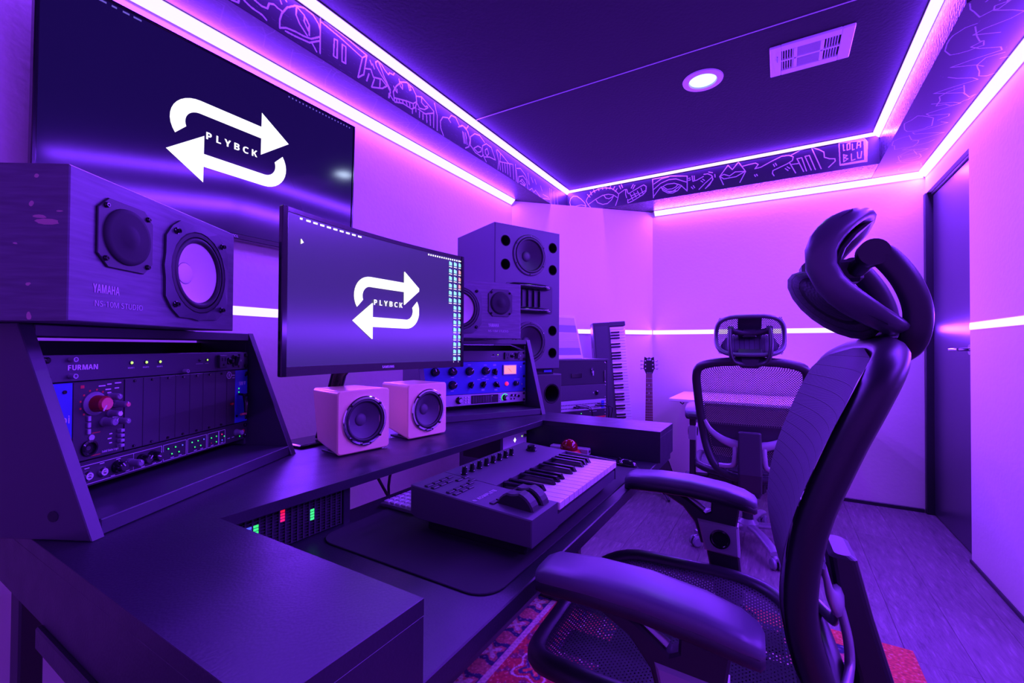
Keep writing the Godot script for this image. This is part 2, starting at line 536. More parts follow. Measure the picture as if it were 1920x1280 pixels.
	for y in 64:
		for x in 8:
			li.set_pixel(x, y, Color.from_hsv(0, 0, 0.15 if y < 4 else (0.5 + 0.4 * ((x / 2 + y / 2) % 2))))
			lc.set_pixel(x, y, Color.from_hsv(0, 0, 0.45 if y < 5 else 0.9 + 0.1 * ((x / 2 + y / 2) % 2)))
	bkf.albedo_texture = ImageTexture.create_from_image(lc)
	bkf.uv1_scale = Vector3(0.5, 0.5, 0.5)
	bkf.heightmap_enabled = true
	bkf.heightmap_scale = 0.15
	bkf.heightmap_texture = ImageTexture.create_from_image(li)
	bkf.normal_enabled = false
	for k in 5:
		var t: float = [1.0, 0.86, 1.12, 0.95, 1.04][k]
		var pm := mat("plank_%d" % k, Color.WHITE, 0.5)
		pm.albedo_texture = noise_tex(40 + k, 0.012, 512, ramp([lin(0.09 * t, 0.075 * t, 0.075 * t), lin(0.15 * t, 0.125 * t, 0.125 * t), lin(0.17 * t, 0.145 * t, 0.14 * t), lin(0.27 * t, 0.235 * t, 0.23 * t)]), 5)
		pm.uv1_triplanar = true
		pm.uv1_scale = Vector3(7, 1, 0.9)
		pm.uv1_offset = Vector3(0.37 * k, 0.2 * k, 0.61 * k)
		pm.normal_enabled = true
		pm.normal_texture = noise_tex(50, 0.05, 256, null, 4, true)
		pm.normal_scale = 0.2

func chalk(w: int, h: int, mm_w: float, mm_h: float, u0: float, polys: Array, lw: float, sd: int, scuff: int, white := 0.5) -> ImageTexture:
	var rng := RandomNumberGenerator.new()
	rng.seed = sd
	var im := Image.create(w, h, false, Image.FORMAT_RGBA8)
	im.fill(lin(0.022, 0.021, 0.026))
	for k in scuff:
		var x := rng.randi_range(0, w - 1)
		var y := rng.randi_range(0, h - 1)
		var b := rng.randf_range(0.03, 0.11)
		im.fill_rect(Rect2i(x, y, rng.randi_range(1, 12), 1), lin(b, b, b * 1.1))
	for p in polys:
		for k in range(0, p.size() - 2, 2):
			var a := Vector2((p[k] - u0) / mm_w * w, (1.0 - p[k + 1] / mm_h) * h)
			var b := Vector2((p[k + 2] - u0) / mm_w * w, (1.0 - p[k + 3] / mm_h) * h)
			var n := int(a.distance_to(b) * 1.5) + 1
			for j in n + 1:
				var q := a.lerp(b, float(j) / n)
				for dx in range(-3, 4):
					for dy in range(-3, 4):
						var px := int(q.x) + dx
						var py := int(q.y) + dy
						if px < 0 or py < 0 or px >= w or py >= h: continue
						var d := Vector2(px + 0.5, py + 0.5).distance_to(q)
						if d < lw and rng.randf() < 0.8:
							var c := white * (1.0 + 0.4 * rng.randf())
							im.set_pixel(px, py, lin(c, c, c))
	return ImageTexture.create_from_image(im)

func led(label: String, p0: Vector3, p1: Vector3, n: Vector3, width: float, per_m: float) -> void:
	var mid := (p0 + p1) / 2
	var l := p0.distance_to(p1)
	var dx := (p1 - p0).normalized()
	n = n.normalized()
	var b := Basis(dx, -n.cross(dx) * -1.0, n)
	b.y = n.cross(dx)
	var o := thing("led_strip", label, "LED strip", Transform3D(b, mid))
	mk(o, "backing", boxm(Vector3(0, 0, 0.001), Vector3(l, width * 1.1, 0.002)), "white_plastic")
	var f := MB.new()
	var pr := PackedVector2Array()
	for j in 7:
		var t := PI * j / 6
		pr.append(Vector2(cos(t) * width / 2, 0.002 + sin(t) * 0.0025))
	f.xf = Transform3D(Basis(Vector3(0, 1, 0), Vector3(0, 0, 1), Vector3(1, 0, 0)), Vector3())
	f.prism(pr, -l / 2, l / 2)
	mk(o, "diffuser_and_bloom", f, "led_face")  # face made wider than a real strip, so its shape includes the bloom
	var a := AreaLight3D.new()
	a.name = "strip_light"
	a.light_color = LED_LIGHT.linear_to_srgb()
	a.light_energy = per_m * l
	a.area_normalize_energy = true
	a.area_size = Vector2(l, width)
	a.shadow_enabled = true
	a.set("area_range", 12.0)
	o.add_child(a)
	a.transform = Transform3D(Basis(), Vector3(0, 0, 0.0055)) * Transform3D(Basis(Vector3.UP, PI), Vector3())

func led_strips() -> void:
	var dn := Vector3(0, -1, 0)
	var e := 0.0155
	var s := 0.0185
	# in the corner between the dropped edge and the ceiling
	led("violet LED strip along the ceiling edge above the wall television", Vector3(FX + e, HC - e, ZE), Vector3(FX + e, HC - e, FZ), Vector3.RIGHT + dn, 0.040, COVE_PER_M)
	led("violet LED strip along the ceiling edge above the chalked lettering panel", Vector3(FX + 0.02, HC - 0.0092, FZ + 0.0092), Vector3(FXR - 0.02, HC - 0.0092, FZ + 0.0092), Vector3.BACK + dn, 0.023, COVE_PER_M * 0.8)
	led("violet LED strip along the ceiling edge on the door side", Vector3(FXR - e, HC - e, FZ), Vector3(FXR - e, HC - e, -2.03), Vector3.LEFT + dn, 0.045, COVE_PER_M)
	led("violet LED strip along the slanted ceiling edge on the door side", Vector3(FXR - e, HC - e, -2.03 + e), Vector3(FXR + 0.95 - e, HC - e, -1.08 + e), Vector3(-1, 0, 1).normalized() + dn, 0.035, COVE_PER_M)
	# under the dropped edge, at the top of each wall
	led("violet LED strip at the top of the wall behind the television", Vector3(XL + s, HS - s, ZE), Vector3(XL + s, HS - s, -2.965), Vector3.RIGHT + dn, 0.050, TOP_PER_M * 0.72)
	led("violet LED strip at the top of the far wall over the white desk", Vector3(-0.90, HS - s, ZF + s), Vector3(XR - 0.01, HS - s, ZF + s), Vector3.BACK + dn, 0.050, TOP_PER_M)
	led("violet LED strip at the top of the wall with the door", Vector3(XR - s, HS - s, ZF + 0.02), Vector3(XR - s, HS - s, ZK), Vector3.LEFT + dn, 0.050, TOP_PER_M)
	led("violet LED strip at the top of the slanted wall", Vector3(XR - s, HS - s, ZK + s), Vector3(XW - s, HS - s, -1.2 + s), Vector3(-1, 0, 1).normalized() + dn, 0.050, TOP_PER_M)
	# half way up
	led("violet LED strip half way up the wall behind the desk", Vector3(XL, 1.185, ZE), Vector3(XL, 1.185, -2.975), Vector3.RIGHT, 0.035, MID_PER_M)
	led("violet LED strip half way up the angled corner wall behind the stage piano", Vector3(XL, 1.18, -2.985) + Vector3(0.008, 0, 0.008), Vector3(-0.93, 1.18, -3.835) + Vector3(0.008, 0, 0.008), Vector3(0.70, 0, 0.714), 0.035, MID_PER_M)
	led("violet LED strip half way up the far wall above the white desk", Vector3(-0.915, 1.18, ZF), Vector3(XR - 0.03, 1.18, ZF), Vector3.BACK, 0.035, MID_PER_M)
	led("violet LED strip half way up the wall beside the dark door", Vector3(XR, 1.165, -3.06), Vector3(XR, 1.165, ZK), Vector3.LEFT, 0.035, MID_PER_M)
	led("unseen violet LED strip added at the top of the wide wall beyond the slant", Vector3(XW - s, HS - s, -1.2), Vector3(XW - s, HS - s, 0.1), Vector3.LEFT + dn, 0.050, TOP_PER_M)  # out-of-view strip, added to light the rack panels from the right
	led("violet LED strip half way up the slanted wall", Vector3(XR + 0.01, 1.165, ZK + 0.012), Vector3(XW - 0.02, 1.165, -1.218), Vector3(-1, 0, 1), 0.035, MID_PER_M)

func bulkhead(nm: String, body: MB, art_nm: String, art: MB, tex: Texture2D) -> void:
	var o := struct(nm, body, "bulkhead_paint")
	var m := StandardMaterial3D.new()
	m.resource_name = "chalk_" + nm
	m.albedo_texture = tex
	m.roughness = 0.42
	mk(o, art_nm, art, m)

func room() -> void:
	var W := XW - XL
	# floor of planks laid towards the far wall
	var fl := struct("floor", boxm(Vector3((XL + XW) / 2, -0.06, (ZF + ZB) / 2), Vector3(W + 0.2, 0.094, ZB - ZF + 0.2)), "frame_dark")
	var pw := 0.181
	var pl := 1.22
	var meshes := {}
	var rng := RandomNumberGenerator.new()
	rng.seed = 5
	for i in 20:
		var x0 := XL + i * pw
		var x1 := minf(x0 + pw, XW + 0.03)
		var z := ZB + 0.0 - fmod(i * 0.47, pl)
		var edges := [ZB]
		while z > ZF:
			if z < ZB - 0.05: edges.append(z)
			z -= pl
		edges.append(ZF)
		for k in edges.size() - 1:
			var len_: float = edges[k] - edges[k + 1]
			if len_ < 0.01: continue
			var p := mk(fl, "plank", boxm(Vector3(0, -0.0065, 0), Vector3(x1 - x0 - 0.0008, 0.013, len_ - 0.0008), 0.0008), "plank_%d" % rng.randi_range(0, 4))
			p.position = Vector3((x0 + x1) / 2, 0, (edges[k] + edges[k + 1]) / 2)
	var t := 0.1
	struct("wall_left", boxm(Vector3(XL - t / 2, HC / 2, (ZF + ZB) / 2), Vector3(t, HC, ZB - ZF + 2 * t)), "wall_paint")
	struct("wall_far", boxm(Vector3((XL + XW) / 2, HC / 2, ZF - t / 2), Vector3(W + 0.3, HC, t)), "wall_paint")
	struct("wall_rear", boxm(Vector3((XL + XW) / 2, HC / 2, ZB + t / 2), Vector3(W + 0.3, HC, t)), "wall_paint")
	var flat := Basis(Vector3(1, 0, 0), Vector3(0, 0, 1), Vector3(0, -1, 0))
	var wr := MB.new(Transform3D(flat, Vector3(0, HC, 0)))
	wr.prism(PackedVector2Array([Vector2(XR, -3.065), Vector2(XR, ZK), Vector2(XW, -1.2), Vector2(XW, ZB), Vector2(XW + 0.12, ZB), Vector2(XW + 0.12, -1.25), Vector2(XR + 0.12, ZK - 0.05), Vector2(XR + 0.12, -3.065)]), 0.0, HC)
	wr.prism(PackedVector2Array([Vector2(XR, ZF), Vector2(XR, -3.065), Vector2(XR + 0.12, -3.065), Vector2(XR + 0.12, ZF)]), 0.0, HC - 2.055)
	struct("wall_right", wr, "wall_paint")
	# the wall that cuts the far corner; it stops under the dropped edge
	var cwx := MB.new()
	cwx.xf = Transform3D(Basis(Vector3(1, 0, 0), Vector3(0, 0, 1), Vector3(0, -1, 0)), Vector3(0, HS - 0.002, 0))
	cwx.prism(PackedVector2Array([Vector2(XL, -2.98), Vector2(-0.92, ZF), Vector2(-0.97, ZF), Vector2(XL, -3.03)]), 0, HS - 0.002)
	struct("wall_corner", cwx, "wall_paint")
	struct("ceiling", boxm(Vector3((XL + XW) / 2, HC + 0.05, (ZF + ZB) / 2), Vector3(W + 0.4, 0.1, ZB - ZF + 0.4)), "ceiling_paint")
	struct("trim_1", boxm(Vector3((FX + FXR) / 2, HC - 0.0015, -2.13), Vector3(FXR - FX - 0.03, 0.003, 0.005)), "silver_paint")
	# dropped edges round the ceiling, painted black and drawn on with chalk
	var hb := (HS + HC) / 2
	var hh := HC - HS
	var tex := chalk(2048, 128, 3170, 195, 350, CHALK_TV, 2.2, 1, 900)
	var a := MB.new()
	a.quad(Vector3(FX + 0.001, HS, -0.35), Vector3(FX + 0.001, HS, FZ), Vector3(FX + 0.001, HC, FZ), Vector3(FX + 0.001, HC, -0.35))
	bulkhead("trim_2", boxm(Vector3((XL + FX) / 2, hb, (ZF + ZB) / 2), Vector3(FX - XL, hh, ZB - ZF), 0.002), "chalk_drawing", a, tex)
	tex = chalk(2048, 190, 2105, 195, 0, CHALK_FAR, 3.0, 2, 500)
	a = MB.new()
	a.quad(Vector3(FX, HS, FZ + 0.001), Vector3(FXR, HS, FZ + 0.001), Vector3(FXR, HC, FZ + 0.001), Vector3(FX, HC, FZ + 0.001))
	bulkhead("trim_3", boxm(Vector3((FX + FXR) / 2, hb, (ZF + FZ) / 2), Vector3(FXR - FX, hh, FZ - ZF), 0.002), "chalk_drawing", a, tex)
	# scribbles under the door-side edge: loops and waves
	var scr := []
	var rg := RandomNumberGenerator.new()
	rg.seed = 77
	for k in 11:
		var cx := 130.0 + k * 240.0
		var line := []
		var cy := rg.randf_range(50, 220)
		for j in 15:
			var q := TAU * j / 14.0
			line.append(int(cx + cos(q * rg.randf_range(0.8, 1.0)) * rg.randf_range(80, 110)))
			line.append(int(clampf(cy + sin(q) * rg.randf_range(50, 70), 8, 270)))
		scr.append(line)
		var w := []
		for j in 9:
			w.append(int(cx + 26.0 * j)); w.append(int(clampf(140 + sin(j * 1.3 + k) * 60 + rg.randf_range(-20, 20), 5, 272)))
		scr.append(w)
	tex = chalk(2048, 210, 2700, 278, 0, scr, 1.6, 3, 300, 0.30)
	a = MB.new()
	a.quad(Vector3(XR, HS - 0.001, ZK), Vector3(FXR, HS - 0.001, -2.03), Vector3(FXR, HS - 0.001, ZF), Vector3(XR, HS - 0.001, ZF), -1, Vector2(0.63, 1), Vector2(0.67, 0), Vector2(0, 0), Vector2(0, 1))
	a.quad(Vector3(XW, HS - 0.001, -1.2), Vector3(FXR + 0.95, HS - 0.001, -1.08), Vector3(FXR, HS - 0.001, -2.03), Vector3(XR, HS - 0.001, ZK), -1, Vector2(1, 1), Vector2(1, 0), Vector2(0.63, 0), Vector2(0.67, 1))
	var rb := MB.new(Transform3D(flat, Vector3(0, HC, 0)))
	rb.prism(PackedVector2Array([Vector2(FXR, ZF), Vector2(FXR, -2.03), Vector2(FXR + 0.95, -1.08), Vector2(FXR + 0.95, ZB), Vector2(XW, ZB), Vector2(XW, -1.2), Vector2(XR, ZK), Vector2(XR, ZF)]), 0.0, hh)
	var sm := StandardMaterial3D.new()
	sm.resource_name = "chalk_scribble"
	sm.albedo_texture = chalk(2048, 168, 2700, 227, 0, scr, 1.0, 4, 5200, 0.07)
	sm.roughness = 0.36
	var sq := MB.new()
	sq.quad(Vector3(FX, HS - 0.001, -0.3), Vector3(XL, HS - 0.001, -0.3), Vector3(XL, HS - 0.001, FZ), Vector3(FX, HS - 0.001, FZ), -1, Vector2(0, 0), Vector2(0, 1), Vector2(1, 1), Vector2(1, 0))
	mk(get_node("trim_2"), "chalk_scribble", sq, sm)
	bulkhead("trim_4", rb, "chalk_drawing", a, tex)
	# skirting
	struct("baseboard_far", boxm(Vector3(-0.05, 0.012, ZF + 0.006), Vector3(1.7, 0.024, 0.012), 0.002), "frame_dark")
	struct("baseboard_right", boxm(Vector3(XR - 0.005, 0.008, (ZK - 3.06) / 2), Vector3(0.010, 0.016, ZK + 3.06), 0.002), "frame_dark")
	# door set back in the wall near the far corner
	var d := struct("door_1", boxm(Vector3(XR + 0.05, 1.02, -3.46), Vector3(0.04, 2.03, 0.70), 0.003), "door_paint")
	var fr := MB.new()
	fr.box(Vector3(XR + 0.025, 1.027, ZF + 0.02), Vector3(0.07, 2.054, 0.036), 0.004)
	fr.box(Vector3(XR + 0.045, 1.027, -3.085), Vector3(0.05, 2.054, 0.036), 0.004)
	fr.box(Vector3(XR + 0.045, 2.045, -3.45), Vector3(0.05, 0.022, 0.76), 0.004)
	mk(d, "door_frame", fr, "frame_dark")
	var hd := MB.new()
	hd.cyl(Vector3(XR + 0.03, 1.05, -3.16), Vector3(XR + 0.022, 1.05, -3.16), 0.027, 0.027, 20)
	hd.cyl(Vector3(XR + 0.03, 1.05, -3.16), Vector3(XR - 0.02, 1.05, -3.16), 0.009)
	hd.tube(curve([Vector3(XR - 0.02, 1.05, -3.155), Vector3(XR - 0.024, 1.05, -3.19), Vector3(XR - 0.024, 1.048, -3.27)]), 0.009)
	mk(d, "door_handle", hd, "chrome")

func ceiling_fittings() -> void:
	# recessed downlight
	var dl := thing("downlight", "round recessed downlight with pale cyan lens in the black ceiling", "ceiling light", at(-0.327, HC, -2.39))
	mk(dl, "trim_ring", lathem([Vector2(0.095, 0), Vector2(0.093, 0.006), Vector2(0.066, 0.008), Vector2(0.062, 0.0)], Vector3(), Vector3.DOWN, 40), "white_plastic")
	mk(dl, "lens", lathem([Vector2(0.0625, 0.0005), Vector2(0.0, 0.0015)], Vector3(), Vector3.DOWN, 40), "lamp_lens")
	var a := AreaLight3D.new()
	a.name = "downlight_glow"
	a.light_color = lin(0.6, 0.75, 1.0)
	a.light_energy = 0.16
	a.area_size = Vector2(0.11, 0.11)
	a.shadow_enabled = true
	dl.add_child(a)
	a.transform = Transform3D(Basis(Vector3.RIGHT, -PI / 2), Vector3(0, -0.012, 0))
	# air register
	var v := thing("ceiling_vent", "white louvred air vent in the black ceiling", "vent", at(0.12, HC, -2.40))
	var w := 0.31
	var h := 0.24
	var f := MB.new()
	var y := -0.006
	f.box(Vector3(-w / 2 + 0.0225, y, 0), Vector3(0.045, 0.012, h), 0.003)
	f.box(Vector3(w / 2 - 0.0225, y, 0), Vector3(0.045, 0.012, h), 0.003)
	f.box(Vector3(0, y, -h / 2 + 0.02), Vector3(w - 0.09, 0.012, 0.04), 0.002)
	f.box(Vector3(0, y, h / 2 - 0.02), Vector3(w - 0.09, 0.012, 0.04), 0.002)
	f.box(Vector3(0, y, 0), Vector3(w - 0.09, 0.011, 0.012), 0.002)
	f.box(Vector3(-0.055, y, 0), Vector3(0.014, 0.011, h - 0.08), 0.002)
	f.box(Vector3(0.045, y, 0), Vector3(0.014, 0.011, h - 0.08), 0.002)
	mk(v, "frame", f, "white_plastic")
	mk(v, "duct", boxm(Vector3(0, -0.0008, 0), Vector3(w - 0.08, 0.0016, h - 0.07)), "deep_black")
	for r in [-1, 1]:
		for k in 5:
			for s in [-0.086, 0.080]:
				var sl := boxm(Vector3(), Vector3(0.0028, 0.008, 0.073))
				var o := mk(v, "slat", sl, "white_plastic")
				o.transform = Transform3D(Basis(Vector3.BACK, 0.35), Vector3(s + (k - 2) * 0.0098, -0.006, r * 0.043))
		for k in 9:
			var o2 := mk(v, "fin", boxm(Vector3(), Vector3(0.086, 0.007, 0.003)), "white_plastic")
			o2.transform = Transform3D(Basis(Vector3.RIGHT, 0.5), Vector3(-0.005, -0.006, r * 0.043 + (k - 4) * 0.0085))
	mk(v, "lever", boxm(Vector3(-0.125, -0.014, 0.03), Vector3(0.003, 0.008, 0.04), 0.001), "grey_knob")
const YS := 0.766
const RW := 0.535
const RH := 0.316
const RS := 0.122
var rackL := Transform3D(Basis(Vector3.UP, deg_to_rad(117.235)), Vector3(-0.849, YS, -0.241))
var rackR := Transform3D(Basis(Vector3.UP, deg_to_rad(62.765)), Vector3(-1.094, YS, -1.219))

func desk() -> void:
	var d := thing("studio_desk", "large black studio desk with two angled rack bays and raised wings", "desk")
	# one U-shaped top over the shelf and both wings
	var top := MB.new(Transform3D(Basis(Vector3(1, 0, 0), Vector3(0, 0, 1), Vector3(0, -1, 0)), Vector3(0, YS, 0)))
	top.prism(PackedVector2Array([Vector2(-1.23, -0.199), Vector2(-0.345, -0.199), Vector2(-0.345, -0.384), Vector2(-0.79, -0.384), Vector2(-0.79, -1.55), Vector2(-0.345, -1.55), Vector2(-0.345, -1.755), Vector2(-1.23, -1.755)]), 0.0, 0.020, 0.0006)
	mk(d, "top_board", top, "desk_laminate")
	mk(d, "main_board", boxm(Vector3(-0.618, 0.645, -0.9775), Vector3(0.526, 0.030, 1.57), 0.002), "desk_laminate")
	for z in [[-0.2915, 0.1845], [-1.6525, 0.2045]]:
		mk(d, "wing", boxm(Vector3(-0.7875, 0.7033, z[0]), Vector3(0.8848, 0.0855, z[1] + 0.0004), 0.0004), "desk_laminate")
	# end frames with feet, back board
	for z in [-0.235, -1.70]:
		var l := MB.new()
		l.box(Vector3(-0.72, 0.327, z), Vector3(0.05, 0.605, 0.03), 0.003)
		l.box(Vector3(-1.12, 0.345, z), Vector3(0.05, 0.63, 0.03), 0.003)
		l.box(Vector3(-0.84, 0.0245, z), Vector3(0.74, 0.035, 0.05), 0.004)
		mk(d, "leg_frame", l, "black")
	mk(d, "back_beam", boxm(Vector3(-1.12, 0.30, -0.97), Vector3(0.03, 0.09, 1.44), 0.003), "black")
	mk(d, "foot_rail", boxm(Vector3(-0.86, 0.055, -0.97), Vector3(0.04, 0.03, 1.42), 0.003), "rack_steel")
	for z in [-0.66, -1.30]:
		mk(d, "divider", boxm(Vector3(-0.90, 0.70, z), Vector3(0.16, 0.088, 0.018), 0.001), "desk_laminate")
	for r in [rackL, rackR]:
		for x in [0.0, RW - 0.02]:
			var s := MB.new()
			s.xf = r * Transform3D(Basis(Vector3(0, 0, 1), Vector3(0, 1, 0), Vector3(-1, 0, 0)), Vector3(x + 0.02, 0, 0))
			s.prism(PackedVector2Array([Vector2(0, 0.0005), Vector2(-RS, RH), Vector2(-0.265, RH), Vector2(-0.265, 0.0005)]), 0.0, 0.02, 0.0012)
			mk(d, "rack_side_panel", s, "lit_rack_panel")
		var b := MB.new(r)
		b.box(Vector3(RW / 2, 0.0125, -0.135), Vector3(RW - 0.041, 0.024, 0.255), 0.0015)
		mk(d, "rack_base", b, "lit_rack_panel")
		b = MB.new(r)
		b.box(Vector3(RW / 2, RH - 0.010, -0.190), Vector3(RW - 0.041, 0.0195, 0.140), 0.0015)
		mk(d, "rack_top", b, "lit_rack_panel")
		b = MB.new(r)
		b.box(Vector3(RW / 2, 0.16, -0.256), Vector3(RW - 0.042, 0.262, 0.010))
		mk(d, "rack_back", b, "black_matte")
		for x in [0.0245, RW - 0.0245]:
			b = MB.new(r)
			b.box(Vector3(x, 0.16, -0.135), Vector3(0.007, 0.262, 0.02))
			mk(d, "rack_rail", b, "rack_steel")
		for p in [Vector2(0.035, -0.06), Vector2(0.26, -0.16)]:
			var cap := MB.new(r)
			cap.cyl(Vector3(0.0005, p.x, p.y), Vector3(-0.001, p.x, p.y), 0.008, 0.008, 14)
			mk(d, "screw_cap", cap, "black_matte")

func racks() -> void:
	# lit dot panel set under the shelf edge beside the near wing
	var p := thing("led_dot_panel", "dark LED grid panel with a few lit bars under the shelf edge", "LED panel", Transform3D(Basis(Vector3.UP, PI / 2), Vector3(-0.822, 0.6605, -0.386)))
	var w := 0.262
	var h := 0.084
	mk(p, "housing", boxm(Vector3(w / 2, h / 2, -0.015), Vector3(w, h, 0.026), 0.001), "black")
	var cols := 20
	var rows := 13
	var cw := (w - 0.008) / cols
	var ch := (h - 0.008) / rows
	var bars := MB.new()
	for i in cols + 1:
		bars.box(Vector3(0.004 + i * cw, h / 2, 0.0005), Vector3(0.0030, h - 0.006, 0.005))
	for j in rows + 1:
		bars.box(Vector3(w / 2, 0.004 + j * ch, 0.0), Vector3(w - 0.006, 0.0014, 0.004))
	mk(p, "grille", bars, "rack_blank").set_meta("kind", "stuff")
	for s in [[5, 6, "led_green"], [4, 6, "led_blue"], [9, 8, "led_red"], [14, 5, "led_green"]]:
		for k in 4:
			mk(p, "lit_cell", boxm(Vector3(0.004 + (s[0] + 0.5) * cw, 0.004 + (s[1] + k + 0.5) * ch, 0.0008), Vector3(cw - 0.003, ch - 0.0015, 0.003)), s[2])

func screws(u: Node3D, h: float, ys: Array) -> void:
	for y in ys:
		for x in [0.009, 0.4736]:
			mk(u, "rack_screw", lathem([Vector2(0.0052, 0), Vector2(0.0052, 0.003), Vector2(0.003, 0.0045), Vector2(0, 0.0045)], Vector3(x, y, 0), Vector3.BACK, 10), "black_gloss")

func unit(nm: String, label: String, cat: String, r: Transform3D, y: float, units: float, face: String, depth := 0.12) -> Node3D:
	var h := 0.0445 * units - 0.001
	var u := thing(nm, label, cat, r * Transform3D(Basis(), Vector3((RW - 0.4826) / 2, y, -0.118)))
	mk(u, "chassis", boxm(Vector3(0.2413, h / 2, -depth / 2 - 0.003), Vector3(0.43, h - 0.004, depth)), "black")
	mk(u, "faceplate", boxm(Vector3(0.2413, h / 2, -0.0015), Vector3(0.4826, h, 0.003), 0.0006), face)
	screws(u, h, [0.008, h - 0.008] if units < 2 else [0.010, h * 0.5, h - 0.010])
	return u

func knob(u: Node3D, x: float, y: float, r: float, h: float, m: String, ang := 0.0, cap := "", ptr := "print_white") -> Node3D:
	var k := mk(u, "knob", lathem([Vector2(r * 1.12, 0), Vector2(r * 1.12, h * 0.2), Vector2(r, h * 0.3), Vector2(r * 0.9, h * 0.92), Vector2(r * 0.75, h), Vector2(0, h)], Vector3(x, y, 0), Vector3.BACK, 18), m)
	if cap:
		mk(k, "cap", lathem([Vector2(r * 0.72, h - 0.0002), Vector2(r * 0.7, h + 0.0012), Vector2(0, h + 0.0012)], Vector3(x, y, 0), Vector3.BACK, 16), cap)
	var p := MB.new(Transform3D(Basis(Vector3.BACK, ang), Vector3(x, y, 0)))
	p.box(Vector3(0, r * 0.55, h + 0.0008), Vector3(r * 0.16, r * 0.7, 0.0012))
	mk(k, "pointer", p, ptr)
	return k

func dashes(u: Node3D, nm: String, spots: Array, m: String, w := 0.010, h := 0.0014) -> void:
	var b := MB.new()
	for s in spots:
		b.box(Vector3(s[0], s[1], 0.0002), Vector3(s[2] if s.size() > 2 else w, h, 0.0004))
	mk(u, nm, b, m)

func led_dot(u: Node3D, x: float, y: float, r: float, m: String) -> void:
	var b := mk(u, "indicator", lathem([Vector2(r * 1.5, 0), Vector2(r * 1.5, 0.0014), Vector2(r * 1.1, 0.002)], Vector3(x, y, 0), Vector3.BACK, 10), "black")
	mk(b, "lens", lathem([Vector2(r * 1.1, 0.001), Vector2(r * 0.8, 0.0028), Vector2(0, 0.0036)], Vector3(x, y, 0), Vector3.BACK, 10, true), m)

func frame_line(b: MB, x0: float, y0: float, x1: float, y1: float, t := 0.0008) -> void:
	b.box(Vector3((x0 + x1) / 2, y0, 0.0002), Vector3(x1 - x0, t, 0.0004))
	b.box(Vector3((x0 + x1) / 2, y1, 0.0002), Vector3(x1 - x0, t, 0.0004))
	b.box(Vector3(x0, (y0 + y1) / 2, 0.0002), Vector3(t, y1 - y0, 0.0004))
	b.box(Vector3(x1, (y0 + y1) / 2, 0.0002), Vector3(t, y1 - y0, 0.0004))

func power_unit(r: Transform3D, label: String, lit: bool) -> void:
	var u := unit("power_conditioner", label, "power conditioner", r, 0.2240, 1.0, "rack_steel")
	if lit:
		txt(u, "lettering", "FURMAN", 0.0085, "print_white", at(0.065, 0.0225, 0.0003), 1.0, 800, true)
		for k in 3:
			led_dot(u, 0.152 + k * 0.031, 0.027, 0.0026, "led_lime")
			txt(u, "lettering", "DELAY %d" % (k + 1), 0.0026, "print_white", at(0.152 + k * 0.031, 0.0175, 0.0003))
		for p in [Vector2(0.045, 0.036), Vector2(0.045, 0.009), Vector2(0.275, 0.005)]:
			mk(u, "stud", lathem([Vector2(0.004, 0), Vector2(0.004, 0.010), Vector2(0.0025, 0.010), Vector2(0.002, 0.006), Vector2(0, 0.006)], Vector3(p.x, p.y, 0), Vector3.BACK, 12), "silver_paint")
	led_dot(u, 0.318, 0.027, 0.0020, "black_gloss")
	led_dot(u, 0.340, 0.027, 0.0020, "led_lime")
	dashes(u, "legend", [[0.318, 0.019, 0.020], [0.340, 0.019, 0.010]], "print_grey")
	# outlet, breaker button and rocker switch
	var o := mk(u, "outlet", boxm(Vector3(0.384, 0.022, 0.004), Vector3(0.024, 0.030, 0.008), 0.001), "black")
	var sl := MB.new()
	sl.box(Vector3(0.379, 0.027, 0.0081), Vector3(0.0022, 0.008, 0.0006))
	sl.box(Vector3(0.389, 0.027, 0.0081), Vector3(0.0022, 0.009, 0.0006))
	sl.cyl(Vector3(0.384, 0.014, 0.0078), Vector3(0.384, 0.014, 0.0084), 0.0028)
	mk(o, "slots", sl, "deep_black")
	mk(u, "breaker", lathem([Vector2(0.0085, 0), Vector2(0.0085, 0.004), Vector2(0.0055, 0.005), Vector2(0.005, 0.012), Vector2(0.003, 0.013), Vector2(0, 0.013)], Vector3(0.412, 0.022, 0), Vector3.BACK, 16), "black_gloss")
	var sw := mk(u, "switch_bezel", boxm(Vector3(0.434, 0.022, 0.0015), Vector3(0.016, 0.030, 0.003), 0.0006), "black")
	var rk := MB.new(Transform3D(Basis(Vector3.RIGHT, 0.28), Vector3(0.434, 0.022, 0.004)))
	rk.box(Vector3(), Vector3(0.012, 0.025, 0.006), 0.001)
	mk(sw, "rocker", rk, "black_gloss")
	txt(u, "lettering", "SE", 0.004, "print_white", at(0.456, 0.022, 0.0003))
	for p in [Vector2(0.447, 0.036), Vector2(0.447, 0.008)]:
		mk(u, "stud", lathem([Vector2(0.0028, 0), Vector2(0.0028, 0.003), Vector2(0, 0.003)], Vector3(p.x, p.y, 0), Vector3.BACK, 10), "black_gloss")

